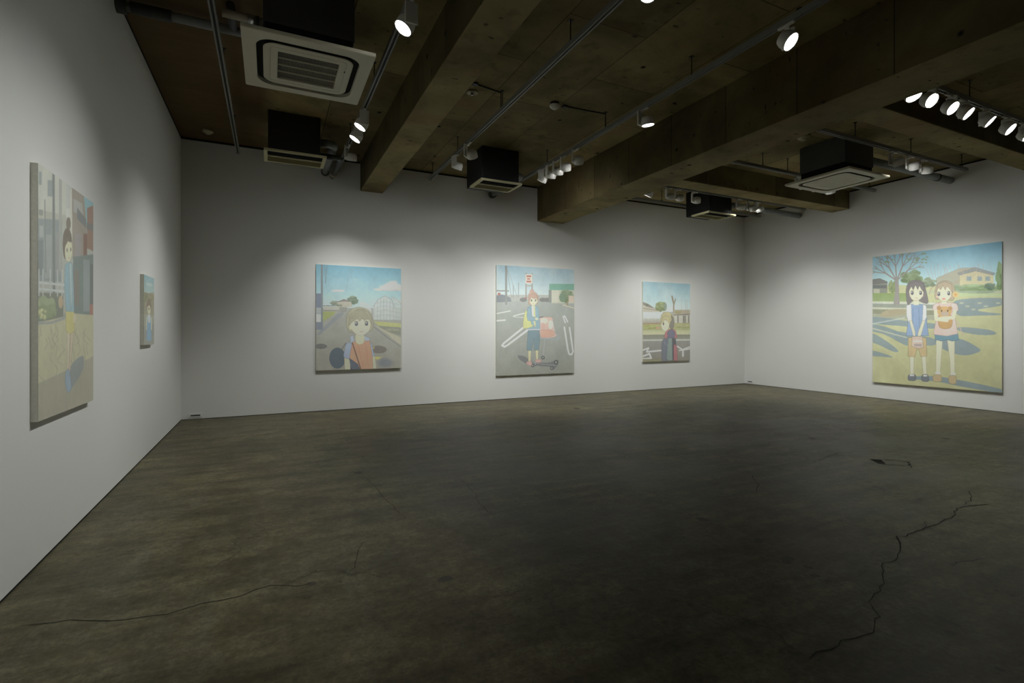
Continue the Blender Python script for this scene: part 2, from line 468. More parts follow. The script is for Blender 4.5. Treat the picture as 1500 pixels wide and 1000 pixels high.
    def bush(self, cx, cy, rx, ry, col, n=40):
        for k in range(n):
            t = self.rng.random() * 2 * PI; r = math.sqrt(self.rng.random())
            q = self.rng.uniform(-16, 16)
            self.ell(cx + rx * r * math.cos(t) * .85, cy + ry * r * math.sin(t) * .85, rx * .28, ry * .28, tuple(c + q - 14 * (math.sin(t) * r) for c in col), 0.85)
    def colours(self, amount=0.10, haze=0.20):
        self.C = self.C * (1 + amount * (self.cloud(9) - 0.5) + amount * 0.6 * (self.cloud(36) - 0.5))[..., None]
        c = self.C.reshape(self.ny, 2, self.nx, 2, 3).mean(axis=(1, 3))
        g = c.mean(axis=2, keepdims=True)
        c = g + (c - g) * SAT
        c = c * (1 - haze) + np.array((164.0, 164.0, 152.0)) * haze  # pale veil of surface sheen mixed into the picture colours
        c = np.clip(c, 0, 255) / 255
        l = np.where(c <= 0.04045, c / 12.92, ((c + 0.055) / 1.055) ** 2.4)
        return np.clip(l * PAINT_GAIN, 0, 0.86)
SAT = 0.82
PAINT_GAIN = 1.85

def painting(label, w, h, t, loc, rotz, cols, group=None):
    """origin = centre of the back, on the wall; local +Y points into the wall, front at local y=-t"""
    root = thing('painting', label, 'painting', loc, rotz, group)
    ny, nx = cols.shape[:2]
    xs = np.linspace(-w / 2, w / 2, nx); zs = np.linspace(h / 2, -h / 2, ny)
    X, Z = np.meshgrid(xs, zs)
    co = np.stack([X, np.full_like(X, -t), Z], -1).reshape(-1, 3)
    i = np.arange((ny - 1) * (nx - 1)); r = i // (nx - 1); c = i % (nx - 1)
    a = r * nx + c
    faces = np.stack([a, a + nx, a + nx + 1, a + 1], -1)
    me = bpy.data.meshes.new('painted_front')
    me.vertices.add(len(co)); me.vertices.foreach_set('co', co.ravel())
    me.loops.add(faces.size); me.loops.foreach_set('vertex_index', faces.ravel())
    me.polygons.add(len(faces)); me.polygons.foreach_set('loop_start', np.arange(len(faces)) * 4)
    me.update(); me.validate()
    at = me.color_attributes.new('paint', 'FLOAT_COLOR', 'POINT')
    rgba = np.ones((len(co), 4)); rgba[:, :3] = cols.reshape(-1, 3)
    at.data.foreach_set('color', rgba.ravel())
    me.materials.append(M['paint'])
    link(bpy.data.objects.new('painted_front', me), root)
    bm = newbm()
    # stretched canvas sides: a shallow tray open at the front, standing a little off the wall on its bars
    b = 0.0008
    for x0, x1, z0, z1 in ((-w / 2, -w / 2 + .02, -h / 2, h / 2), (w / 2 - .02, w / 2, -h / 2, h / 2), (-w / 2 + .02, w / 2 - .02, h / 2 - .02, h / 2), (-w / 2 + .02, w / 2 - .02, -h / 2, -h / 2 + .02)):
        box(bm, x0, x1, -t + b, -0.001, z0, z1)
    obj('canvas_edge', fix(bm), M['canvas'], root)
    return root

SKIN = (204, 190, 160)
def eyes(s, pts, rx, ry, col=(70, 72, 82)):
    for x, y in pts:
        s.ell(x, y, rx, ry, col); s.ell(x - rx * .25, y - ry * .35, rx * .35, ry * .3, (190, 195, 200))
        s.line([(x - rx * 1.3, y - ry * .9), (x, y - ry * 1.25), (x + rx * 1.3, y - ry * .9)], ry * .16, (70, 62, 60), .8)

# --- large square painting on the right wall: two children in a sunny park
def sk_park():
    s = Sketch([(107, 140), (838, 52), (838, 900), (110, 848)], 270, 320, 3)
    s.vgrad(40, 330, (88, 150, 185), (168, 196, 200))
    s.vgrad(300, 910, (168, 170, 122), (164, 162, 112))
    s.put(np.clip((s.cloud(7) - .45) * 3, 0, 1) * (s.Y > 370), (178, 178, 132), .5)
    # far buildings and trees
    s.ink = 1.4
    s.poly([(108, 268), (150, 262), (192, 280), (192, 360), (108, 372)], (120, 122, 112)); s.rect(110, 300, 188, 318, (88, 92, 96)); s.rect(115, 322, 150, 355, (160, 160, 140))
    s.poly([(108, 270), (150, 262), (195, 285), (108, 296)], (100, 100, 100))
    s.poly([(470, 260), (600, 205), (690, 200), (690, 330), (470, 330)], (150, 150, 132))
    s.poly([(600, 225), (690, 205), (790, 235), (790, 315), (600, 315)], (180, 172, 132)); s.poly([(590, 232), (690, 200), (800, 232), (790, 244), (690, 220), (600, 244)], (120, 128, 130))
    for x in (640, 700, 745): s.rect(x, 250, x + 26, 275, (120, 138, 145))
    s.bush(330, 255, 62, 42, (105, 125, 88)); s.bush(430, 285, 45, 28, (115, 130, 105)); s.bush(700, 322, 130, 26, (112, 138, 92), 70); s.bush(560, 318, 80, 24, (118, 140, 105), 40)
    s.bush(828, 250, 26, 80, (100, 128, 82), 60); s.bush(770, 305, 30, 22, (85, 108, 90)); s.bush(225, 310, 25, 40, (110, 126, 80))
    for k in range(26):
        x = 440 + 13 * k; s.line([(x, 270 - (k % 5) * 6), (x + (k % 7 - 3) * 9, 205 - (k % 4) * 9)], 3, (165, 140, 135), .55)
    s.vgrad(345, 392, (118, 142, 78), (128, 146, 92), 108, 330); s.rect(600, 345, 838, 362, (160, 178, 130), .8)
    s.rect(330, 330, 838, 345, (150, 160, 150), .5)
    s.ink = 0
    # paths and kerbs at left
    for y0, y1, c in ((392, 404, (176, 180, 170)), (404, 425, (120, 128, 120)), (425, 436, (170, 172, 156)), (436, 462, (116, 116, 96)), (462, 490, (140, 142, 124))):
        s.poly([(105, y0), (470, y0 + 6), (470, y1 + 6), (105, y1)], c, .9)
    s.poly([(150, 470), (200, 440), (300, 436), (310, 460), (200, 478)], (150, 138, 108), s=True)
    # cast shade painted as cool blue grey
    sh = (104, 124, 138)
    s.poly([(580, 385), (838, 372), (838, 410), (700, 440), (838, 462), (700, 470), (590, 466)], sh, .85, True)
    for k in range(7): s.rect(600 + 34 * k, 395 + (k % 3) * 18, 622 + 34 * k, 404 + (k % 3) * 18, (165, 168, 140), .8)
    for pts in ([(108, 480), (300, 500), (480, 520), (470, 545), (260, 530), (108, 515)], [(108, 520), (250, 560), (320, 620), (300, 640), (180, 580), (108, 560)], [(108, 575), (180, 610), (255, 668), (230, 676), (150, 640), (108, 620)],
                [(108, 672), (170, 685), (225, 708), (160, 704), (108, 700)], [(230, 560), (420, 590), (480, 620), (430, 640), (300, 610)], [(600, 535), (760, 548), (805, 572), (720, 578), (610, 560)]):
        s.poly(pts, sh, .85, True)
    s.poly([(470, 600), (600, 600), (690, 640), (715, 668), (640, 692), (560, 680), (480, 640)], sh, .9, True)
    s.line([(108, 545), (300, 595)], 8, (176, 176, 150), .7); s.line([(108, 520), (290, 485)], 7, (168, 180, 178), .7)
    s.poly([(330, 815), (470, 812), (640, 838), (838, 880), (838, 902), (640, 872), (480, 842), (350, 830)], sh, .9, True)
    # bare tree
    br = (128, 122, 120)
    s.poly([(228, 412), (238, 330), (236, 270), (256, 268), (260, 340), (264, 412)], br)
    rng = random.Random(4)
    def limb(x, y, a, L, w, d):
        x1, y1 = x + L * math.cos(a), y - L * math.sin(a)
        s.line([(x, y), (x1, y1)], w, br)
        if d > 0:
            for q in (-0.38, 0.05, 0.4):
                limb(x1, y1, a + q + rng.uniform(-.12, .12), L * rng.uniform(.6, .78), w * .6, d - 1)
    for a, L in ((2.55, 75), (2.1, 80), (1.65, 80), (1.2, 85), (0.75, 90)): limb(246, 275, a, L, 8, 2)
    for k in range(30): s.ell(rng.uniform(120, 420), rng.uniform(118, 175), 8, 4, (120, 132, 92), .7)
    # child in a blue pinafore
    s.ink = 2.6
    s.poly([(322, 690), (346, 690), (344, 812), (324, 812)], SKIN); s.poly([(388, 690), (412, 690), (418, 812), (398, 812)], SKIN)
    s.poly([(316, 806), (352, 804), (356, 832), (340, 838), (314, 834)], (92, 98, 108), s=True); s.poly([(392, 806), (422, 804), (428, 838), (408, 842), (390, 836)], (92, 98, 108), s=True)
    s.rect(322, 802, 346, 812, (196, 196, 190)); s.rect(398, 804, 420, 813, (196, 196, 190))
    s.poly([(312, 596), (414, 596), (418, 700), (384, 702), (366, 650), (350, 704), (312, 700)], (178, 152, 104))
    s.poly([(304, 412), (330, 408), (398, 408), (414, 416), (418, 520), (428, 584), (300, 586), (310, 520)], (110, 136, 176))
    s.poly([(302, 414), (328, 408), (332, 500), (312, 506), (302, 470)], (196, 200, 198)); s.poly([(396, 408), (414, 416), (416, 480), (402, 506), (392, 500)], (196, 200, 198))
    s.line([(338, 430), (338, 560)], 3, (90, 112, 150)); s.line([(372, 430), (376, 560)], 3, (90, 112, 150))
    s.poly([(318, 500), (332, 498), (352, 565), (352, 590), (340, 584)], SKIN); s.poly([(392, 500), (408, 500), (384, 584), (366, 590), (368, 566)], SKIN)
    s.poly([(334, 590), (392, 588), (398, 650), (372, 658), (332, 644)], (184, 160, 146)); s.rect(342, 612, 392, 620, (190, 190, 182)); s.rect(346, 630, 388, 644, (150, 132, 132))
    hd = (100, 94, 98)
    s.poly([(300, 320), (318, 282), (356, 270), (396, 284), (412, 330), (424, 396), (398, 400), (352, 380), (314, 408), (304, 390)], hd, s=True)
    s.rect(342, 380, 372, 412, SKIN)
    s.poly([(316, 330), (330, 302), (360, 296), (388, 306), (398, 340), (386, 372), (356, 388), (328, 374)], SKIN, s=True)
    s.poly([(312, 336), (318, 292), (356, 276), (398, 292), (402, 340), (386, 322), (374, 300), (366, 326), (352, 298), (340, 328), (330, 306)], hd)
    eyes(s, [(334, 344), (382, 344)], 8, 11); s.line([(352, 372), (366, 373)], 3, (170, 120, 112)); s.ell(326, 358, 8, 5, (214, 176, 160), .6); s.ell(390, 360, 8, 5, (214, 176, 160), .6)
    # child in a pink blouse hugging a stuffed toy
    s.poly([(470, 606), (506, 606), (498, 720), (492, 806), (468, 806), (468, 720)], SKIN); s.poly([(532, 606), (574, 606), (574, 720), (576, 812), (550, 812), (546, 720)], SKIN)
    s.rect(466, 786, 494, 808, (200, 196, 182)); s.rect(550, 790, 578, 812, (200, 196, 182))
    s.poly([(456, 806), (494, 804), (502, 834), (480, 842), (454, 836)], (172, 148, 104), s=True); s.poly([(544, 810), (578, 808), (582, 846), (562, 854), (542, 844)], (172, 148, 104), s=True)
    s.poly([(462, 576), (592, 574), (596, 606), (560, 614), (530, 606), (500, 614), (464, 606)], (84, 124, 146))
    s.poly([(462, 410), (490, 396), (560, 396), (588, 408), (574, 480), (592, 572), (530, 586), (452, 576), (474, 480)], (204, 166, 158))
    s.poly([(454, 414), (482, 400), (490, 440), (466, 452), (452, 438)], (212, 172, 166), s=True); s.poly([(556, 402), (586, 408), (592, 440), (572, 450), (554, 440)], (212, 172, 166), s=True)
    s.line([(585, 500), (604, 540), (620, 578)], 5, (176, 150, 140))
    s.poly([(486, 470), (552, 470), (556, 530), (520, 545), (486, 530)], (176, 132, 76), s=True)
    s.ell(516, 448, 40, 30, (190, 146, 88)); s.ell(486, 428, 13, 12, (170, 126, 74)); s.ell(548, 430, 13, 12, (170, 126, 74)); s.ell(518, 460, 22, 14, (168, 146, 128)); s.ell(500, 444, 4, 5, (60, 50, 45)); s.ell(534, 444, 4, 5, (60, 50, 45))
    s.line([(466, 448), (470, 490), (530, 497)], 20, SKIN); s.line([(574, 448), (566, 482), (490, 487)], 20, SKIN)
    hb = (158, 140, 116)
    s.poly([(462, 330), (480, 290), (516, 274), (556, 286), (574, 326), (568, 380), (540, 384), (490, 380), (466, 376)], hb, s=True)
    s.rect(500, 378, 528, 404, SKIN)
    s.poly([(472, 336), (488, 304), (516, 298), (546, 308), (556, 340), (544, 376), (514, 392), (486, 378)], SKIN, s=True)
    s.poly([(468, 340), (478, 294), (516, 278), (556, 294), (562, 344), (544, 318), (530, 304), (520, 326), (508, 302), (494, 326), (484, 312)], hb)
    s.line([(560, 300), (600, 270)], 6, hb); s.line([(470, 300), (440, 320), (430, 350)], 5, hb)
    s.ell(578, 352, 17, 17, (205, 160, 96)); s.ell(578, 352, 7, 7, (190, 130, 70))
    eyes(s, [(484, 350), (540, 346)], 8, 11); s.ell(512, 377, 11, 5, (196, 120, 108)); s.ell(476, 364, 8, 5, (218, 176, 160), .6); s.ell(548, 362, 8, 5, (218, 176, 160), .6)
    return s.colours(haze=0.22)

# --- left painting on the back wall: child on a straight road, sky above
def sk_road():
    s = Sketch([(120, 92), (778, 120), (772, 890), (122, 912)], 240, 300, 5)
    s.vgrad(80, 440, (92, 158, 190), (172, 198, 202))
    s.put(np.clip((s.cloud(3) - .52) * 4, 0, 1) * ((s.Y > 200) & (s.Y < 400)), (196, 206, 206), .45)
    for x, y, rx, ry, k in ((600, 286, 48, 12, 190), (650, 268, 50, 22, 198), (705, 244, 44, 32, 204), (745, 262, 46, 30, 202), (690, 276, 90, 20, 196), (668, 250, 26, 18, 206), (728, 228, 24, 16, 208), (770, 280, 40, 18, 194)):
        s.ell(x, y, rx, ry, (k, k - 1, k - 8), .9, .45)
    s.ell(690, 292, 110, 9, (172, 174, 174), .7, .6)
    s.ell(290, 298, 52, 9, (196, 200, 196)); s.line([(385, 110), (350, 300)], 2, (140, 150, 155)); s.line([(410, 110), (390, 200)], 2, (140, 150, 155))
    s.vgrad(430, 920, (150, 152, 148), (146, 142, 132))
    s.put(np.clip((s.cloud(8) - .4) * 2, 0, 1) * (s.Y > 450), (160, 160, 154), .5)
    s.bush(400, 372, 42, 34, (104, 122, 104), 60); s.bush(270, 392, 40, 18, (120, 128, 112)); s.poly([(280, 385), (330, 366), (390, 380), (400, 420), (300, 430)], (168, 164, 150)); s.poly([(270, 388), (335, 362), (400, 384), (330, 380)], (120, 112, 110))
    s.rect(180, 420, 300, 446, (170, 168, 158)); s.line([(178, 415), (300, 412)], 5, (110, 108, 106)); s.line([(180, 450), (300, 452)], 4, (110, 108, 104)); s.rect(296, 425, 360, 462, (146, 146, 140))
    for x in (310, 322, 336, 350): s.line([(x, 425), (x, 462)], 3, (100, 104, 104))
    s.bush(300, 410, 22, 10, (110, 120, 100), 16)
    s.poly([(170, 460), (272, 458), (260, 480), (178, 536)], (152, 162, 92)); s.poly([(120, 640), (290, 470), (330, 462), (330, 480), (150, 640)], (132, 138, 146))
    # wire frame greenhouse at right
    s.poly([(560, 420), (600, 360), (650, 335), (700, 360), (725, 420), (725, 520), (560, 520)], (182, 190, 190), .85); s.poly([(440, 440), (470, 375), (520, 400), (548, 440), (548, 470)], (182, 190, 190), .8)
    s.poly([(725, 420), (700, 340), (780, 370), (780, 520), (725, 520)], (174, 184, 184), .8)
    for k in range(7): s.line([(565 + 25 * k, 520), (570 + 24 * k, 410 - 60 * math.sin((k + .6) / 7.2 * PI))], 3, (146, 156, 162))
    for y in (380, 412, 445, 480): s.line([(575, y + 14), (650, y), (778, y + 24)], 2.5, (146, 156, 162))
    s.line([(560, 420), (600, 360), (650, 335), (700, 360), (725, 420)], 4, (140, 150, 156)); s.line([(700, 340), (740, 356), (778, 400)], 4, (150, 160, 164))
    s.poly([(560, 530), (780, 548), (780, 578), (600, 566)], (174, 176, 106)); s.poly([(600, 566), (780, 580), (780, 640), (650, 612)], (128, 132, 118)); s.bush(700, 600, 60, 18, (138, 138, 120), 30)
    s.poly([(570, 560), (640, 612), (780, 720), (780, 660), (650, 600)], (176, 172, 150)); s.line([(566, 575), (660, 650), (780, 735)], 6, (118, 120, 120))
    # utility pole and sign at left
    s.rect(158, 90, 174, 590, (112, 122, 132)); s.line([(188, 92), (192, 240)], 3, (110, 120, 128)); s.line([(206, 92), (196, 240)], 3, (110, 120, 128))
    s.rect(122, 320, 160, 430, (104, 114, 140)); s.rect(122, 480, 160, 540, (184, 186, 186)); s.rect(122, 540, 172, 600, (112, 120, 142)); s.poly([(122, 430), (160, 430), (160, 480), (122, 480)], (150, 156, 160))
    # oval shade patches
    s.ell(160, 726, 48, 20, (104, 104, 106)); s.ell(600, 748, 62, 30, (112, 106, 102)); s.ell(285, 815, 62, 80, (78, 92, 110)); s.ell(430, 890, 70, 40, (70, 78, 98)); s.ell(650, 850, 70, 46, (112, 118, 132), .9, .5)
    s.poly([(545, 800), (625, 806), (600, 824), (548, 824)], (196, 186, 96)); s.line([(540, 760), (566, 730)], 8, (190, 180, 100)); s.line([(310, 760), (350, 700)], 6, (86, 92, 102))
    # child
    s.ink = 2.8
    s.poly([(336, 800), (382, 800), (384, 905), (342, 905)], SKIN); s.poly([(548, 800), (572, 800), (584, 900), (550, 905)], SKIN)
    s.poly([(388, 690), (352, 706), (332, 790), (336, 812), (384, 826), (408, 760)], (148, 164, 196)); s.poly([(520, 682), (548, 706), (560, 770), (572, 800), (536, 800)], (148, 164, 196))
    s.poly([(382, 650), (404, 640), (420, 690), (384, 700)], (160, 172, 198)); s.poly([(486, 640), (528, 660), (540, 700), (490, 690)], (160, 172, 198))
    s.poly([(400, 690), (532, 682), (552, 800), (556, 900), (430, 905), (376, 815)], (222, 142, 112)); s.poly([(376, 815), (440, 860), (460, 905), (390, 905)], (84, 92, 112))
    s.line([(400, 700), (462, 895)], 8, (104, 76, 72)); s.line([(500, 700), (520, 880)], 3, (190, 120, 96)); s.line([(445, 720), (480, 890)], 3, (196, 124, 98))
    s.poly([(428, 630), (484, 630), (490, 690), (456, 712), (424, 690)], (214, 196, 156), s=True)
    hr = (158, 154, 130)
    s.poly([(352, 560), (360, 480), (400, 436), (460, 424), (520, 446), (552, 500), (560, 570), (530, 610), (390, 616), (362, 590)], hr, s=True)
    s.poly([(384, 560), (400, 510), (460, 494), (520, 510), (540, 556), (526, 606), (478, 640), (436, 636), (400, 604)], (216, 202, 168), s=True)
    s.ell(386, 576, 12, 20, (210, 192, 158))
    s.poly([(372, 570), (380, 490), (420, 448), (470, 438), (524, 462), (548, 510), (548, 556), (532, 520), (508, 516), (494, 528), (474, 510), (456, 532), (436, 512), (412, 530), (396, 540)], hr)
    for k in range(11): s.line([(460 + (k - 5) * 5, 440), (460 + (k - 5) * 15, 515)], 2.5, (120, 116, 96), .8)
    eyes(s, [(430, 552), (508, 550)], 13, 17, (86, 92, 100)); s.line([(458, 612), (482, 611)], 4, (178, 128, 108)); s.ell(414, 590, 14, 8, (222, 186, 158), .5); s.ell(520, 588, 14, 8, (222, 186, 158), .5)
    return s.colours(haze=0.24)

# --- middle painting on the back wall: child pushing a shopping cart in a parking lot
def sk_lot():
    s = Sketch([(143, 97), (742, 130), (740, 915), (143, 936)], 240, 300, 9)
    s.vgrad(90, 350, (118, 158, 184), (176, 192, 198))
    s.put(np.clip((s.cloud(5) - .48) * 3, 0, 1) * (s.Y < 340), (184, 194, 198), .5)
    for y in (150, 175, 200, 232): s.line([(145, y), (420, y + 26), (742, y - 12)], 2, (148, 166, 178), .7)
    s.vgrad(345, 940, (140, 146, 146), (124, 126, 120))
    s.put(np.clip((s.cloud(10) - .4) * 2, 0, 1) * (s.Y > 360), (146, 148, 142), .45)
    s.rect(145, 325, 560, 372, (150, 152, 150)); s.rect(145, 290, 240, 300, (120, 120, 124)); s.poly([(145, 330), (190, 322), (250, 345), (260, 376), (145, 382)], (98, 104, 116)); s.ell(165, 318, 12, 10, (160, 84, 80))
    for x in (350, 500, 530): s.ell(x, 362, 28, 16, (98, 98, 100))
    s.ell(370, 345, 8, 6, (170, 60, 60))
    s.rect(210, 105, 226, 400, (112, 116, 118)); s.line([(228, 140), (260, 350)], 4, (120, 126, 130)); s.line([(235, 140), (300, 330)], 3, (130, 138, 142)); s.rect(270, 250, 276, 345, (124, 130, 134)); s.rect(310, 230, 316, 345, (124, 130, 134))
    # tall roadside sign tower
    s.rect(366, 160, 376, 345, (130, 126, 124)); s.rect(412, 160, 422, 345, (130, 126, 124)); s.rect(366, 168, 420, 240, (206, 186, 178)); 
    for k, c in enumerate(((176, 84, 74), (184, 96, 84), (176, 84, 74))): s.rect(374 + (k % 2) * 6, 178 + k * 20, 410 - (k % 2) * 8, 190 + k * 20, c)
    s.rect(374, 250, 414, 262, (150, 150, 150))
    # shop with green fascia and tree
    s.rect(548, 240, 742, 288, (90, 152, 134)); s.rect(565, 288, 742, 388, (172, 172, 154)); s.rect(565, 288, 620, 380, (184, 182, 166)); s.rect(545, 286, 566, 384, (112, 118, 118))
    s.bush(680, 335, 52, 48, (104, 124, 92), 60); s.rect(684, 370, 696, 410, (130, 112, 90)); s.rect(698, 330, 742, 380, (186, 166, 150)); s.ell(650, 345, 24, 34, (90, 118, 92)); s.line([(655, 400), (742, 425)], 8, (184, 176, 150))
    # painted bays
    wl = (206, 208, 204)
    s.line([(352, 570), (200, 690), (188, 706), (206, 716), (228, 704), (388, 586)], 15, wl)
    s.line([(665, 570), (692, 740), (702, 774), (722, 776), (732, 752), (705, 572)], 13, wl); s.line([(672, 535), (656, 490), (668, 484), (690, 528)], 10, wl)
    s.line([(148, 466), (250, 446)], 8, wl, .8); s.line([(275, 484), (370, 460)], 8, wl, .8); s.line([(148, 520), (210, 515)], 12, wl, .7); s.line([(270, 490), (420, 500)], 5, wl, .6)
    # shade on the ground
    sd = (86, 88, 98)
    s.poly([(310, 782), (360, 790), (420, 830), (470, 850), (430, 862), (360, 838), (316, 806)], sd, .85, True); s.poly([(440, 836), (540, 836), (612, 816), (616, 850), (580, 890), (560, 870), (470, 860)], sd, .85, True)
    # trolley
    s.ink = 2.4
    s.poly([(468, 505), (540, 492), (576, 505), (590, 590), (600, 640), (490, 650), (476, 600)], (206, 158, 148), s=True); s.poly([(480, 590), (585, 600), (575, 635), (490, 645)], (216, 138, 118), .9, True); s.ell(510, 520, 30, 22, (216, 186, 176)); s.ell(560, 550, 20, 34, (222, 196, 186)); s.ell(500, 560, 18, 24, (196, 146, 136))
    s.line([(450, 500), (500, 490)], 8, (80, 84, 94)); s.line([(476, 652), (620, 660), (618, 630)], 7, (130, 144, 166)); s.line([(480, 520), (480, 650)], 4, (150, 160, 176)); s.line([(575, 510), (600, 640)], 4, (150, 160, 176))
    s.line([(515, 655), (500, 800)], 4, (150, 158, 170)); s.line([(480, 655), (440, 850)], 4, (150, 158, 170)); s.line([(420, 840), (600, 858)], 4, (130, 136, 146))
    for x, y, r in ((500, 798, 14), (421, 858, 13), (600, 834, 17), (568, 878, 14)): s.ell(x, y, r, r, (60, 62, 68)); s.ell(x, y, r * .45, r * .45, (140, 142, 146))
    # child
    s.poly([(386, 745), (408, 745), (404, 830), (388, 830)], (206, 186, 140)); s.poly([(442, 740), (464, 740), (462, 815), (448, 815)], (206, 186, 140))
    s.poly([(376, 830), (410, 826), (414, 854), (392, 858), (376, 846)], (190, 140, 140), s=True); s.poly([(444, 815), (480, 812), (484, 834), (450, 836)], (190, 140, 140), s=True)
    s.poly([(386, 586), (470, 584), (478, 660), (466, 742), (432, 744), (430, 650), (414, 746), (376, 744), (380, 660)], (90, 118, 136))
    s.poly([(384, 420), (410, 404), (440, 404), (466, 420), (474, 520), (476, 584), (384, 590), (376, 500)], (112, 150, 170)); s.poly([(412, 406), (440, 406), (444, 500), (436, 570), (416, 480)], (204, 206, 200)); s.line([(432, 410), (440, 560)], 10, (188, 186, 120)); s.line([(384, 588), (474, 586)], 8, (182, 176, 190))
    s.poly([(364, 450), (392, 470), (410, 540), (426, 560), (380, 576), (348, 566)], (190, 192, 112), s=True)
    s.poly([(384, 426), (408, 416), (410, 480), (444, 500), (440, 522), (384, 520), (376, 480)], (112, 146, 168)); s.ell(452, 506, 14, 9, (208, 190, 160))
    s.poly([(388, 350), (392, 318), (416, 300), (446, 308), (464, 340), (462, 378), (440, 400), (410, 402), (390, 390)], (172, 132, 118), s=True); s.ell(416, 296, 17, 15, (166, 130, 120)); s.ell(404, 304, 9, 8, (176, 140, 128))
    s.poly([(398, 366), (404, 344), (432, 336), (456, 346), (460, 372), (444, 396), (426, 408), (406, 394)], (216, 200, 164), s=True)
    s.poly([(394, 372), (398, 330), (424, 316), (456, 330), (462, 370), (450, 348), (430, 354), (412, 344)], (172, 132, 118))
    eyes(s, [(412, 367), (444, 366)], 6, 8); s.line([(424, 392), (434, 392)], 2.5, (170, 110, 100))
    return s.colours(haze=0.32)

# --- narrow painting on the back wall near the right corner: child in profile by a road
def sk_profile():
    s = Sketch([(145, 150), (605, 172), (605, 905), (145, 914)], 170, 270, 13)
    s.vgrad(140, 440, (110, 158, 182), (180, 200, 200))
    s.put(np.clip((s.cloud(4) - .5) * 3, 0, 1) * (s.Y < 420), (182, 198, 202), .4)
    s.poly([(146, 345), (180, 355), (250, 400), (330, 420), (330, 446), (146, 446)], (168, 160, 146)); s.poly([(146, 345), (200, 365), (260, 405), (200, 395), (146, 372)], (116, 110, 104)); s.ell(186, 375, 14, 14, (98, 100, 88)); s.line([(150, 405), (320, 430)], 6, (126, 116, 108))
    s.bush(322, 390, 56, 46, (116, 128, 80), 70); s.ell(362, 390, 16, 40, (104, 122, 118), .7)
    s.line([(444, 445), (444, 360), (428, 290)], 14, (126, 112, 92)); s.line([(446, 370), (462, 320)], 10, (126, 112, 92)); s.line([(444, 350), (430, 320)], 8, (126, 112, 92))
    for x in (520, 560, 575): s.line([(x, 320), (x, 440)], 3, (150, 150, 146))
    s.rect(146, 440, 340, 500, (182, 190, 194)); s.vgrad(500, 545, (172, 178, 172), (150, 140, 126), 146, 330); s.rect(440, 420, 606, 470, (152, 140, 118)); s.line([(450, 470), (606, 462)], 7, (88, 82, 76)); s.bush(490, 440, 30, 16, (140, 130, 84), 24); s.rect(450, 475, 606, 545, (172, 168, 156))
    for x in (480, 535, 550, 585): s.rect(x, 475, x + 12, 545, (104, 98, 92))
    for k in range(14): s.line([(160 + 13 * k, 505), (160 + 13 * k, 545)], 2, (140, 136, 128))
    s.vgrad(545, 620, (150, 146, 96), (152, 158, 100)); s.bush(230, 578, 80, 22, (150, 152, 84), 50); s.bush(530, 578, 75, 18, (150, 150, 96), 40); s.ell(290, 592, 20, 10, (186, 130, 112)); s.line([(146, 552), (330, 548)], 8, (152, 104, 86))
    s.vgrad(615, 660, (172, 172, 128), (184, 180, 144)); s.vgrad(656, 704, (112, 112, 98), (130, 128, 116)); s.vgrad(700, 718, (180, 182, 178), (160, 160, 158)); s.vgrad(716, 920, (126, 124, 124), (118, 112, 104))
    wl = (206, 204, 196)
    s.line([(150, 800), (200, 782), (184, 818), (320, 806)], 16, wl); s.line([(150, 858), (210, 836), (226, 880), (150, 884)], 18, wl); s.line([(476, 766), (530, 800), (600, 776)], 14, wl); s.line([(500, 808), (606, 794)], 12, wl); s.line([(535, 800), (535, 862)], 16, wl)
    s.vgrad(886, 920, (120, 116, 88), (130, 124, 92), 146, 330)
    # child in a dark parka with red lining
    s.ink = 3.2
    s.poly([(330, 720), (352, 690), (420, 670), (462, 690), (470, 760), (476, 905), (330, 908), (326, 800)], (94, 98, 116))
    s.poly([(396, 690), (436, 684), (436, 900), (396, 906), (376, 880), (384, 760)], (112, 130, 130)); s.line([(372, 720), (366, 905)], 8, (84, 90, 120)); s.poly([(430, 690), (462, 700), (456, 900), (434, 900)], (72, 70, 82))
    s.poly([(358, 690), (362, 640), (400, 608), (446, 606), (470, 650), (474, 690), (440, 682), (400, 664), (372, 690)], (172, 92, 104), s=True); s.poly([(384, 660), (392, 625), (430, 608), (456, 640), (450, 680), (410, 690)], (92, 90, 118), s=True)
    s.poly([(446, 750), (474, 760), (484, 905), (446, 905)], (164, 88, 98)); s.line([(350, 720), (380, 760)], 5, (120, 124, 150))
    s.poly([(318, 520), (330, 462), (380, 440), (428, 464), (448, 520), (442, 590), (408, 606), (352, 610), (328, 585)], (172, 160, 112), s=True); s.poly([(420, 470), (448, 520), (442, 590), (416, 602), (400, 560), (424, 520)], (110, 104, 96), s=True); s.line([(450, 560), (470, 640)], 7, (150, 140, 104))
    s.poly([(326, 530), (350, 508), (392, 530), (396, 590), (370, 622), (344, 616), (328, 590)], (220, 196, 168), s=True); s.ell(345, 552, 7, 16, (92, 84, 76)); s.ell(392, 560, 10, 18, (214, 188, 158)); s.line([(325, 560), (320, 574), (328, 580)], 4, (214, 188, 160)); s.ell(352, 590, 12, 8, (222, 170, 150), .6)
    s.poly([(324, 545), (336, 490), (372, 476), (410, 500), (410, 560), (386, 530), (360, 512), (344, 530)], (176, 164, 116))
    return s.colours(haze=0.28)

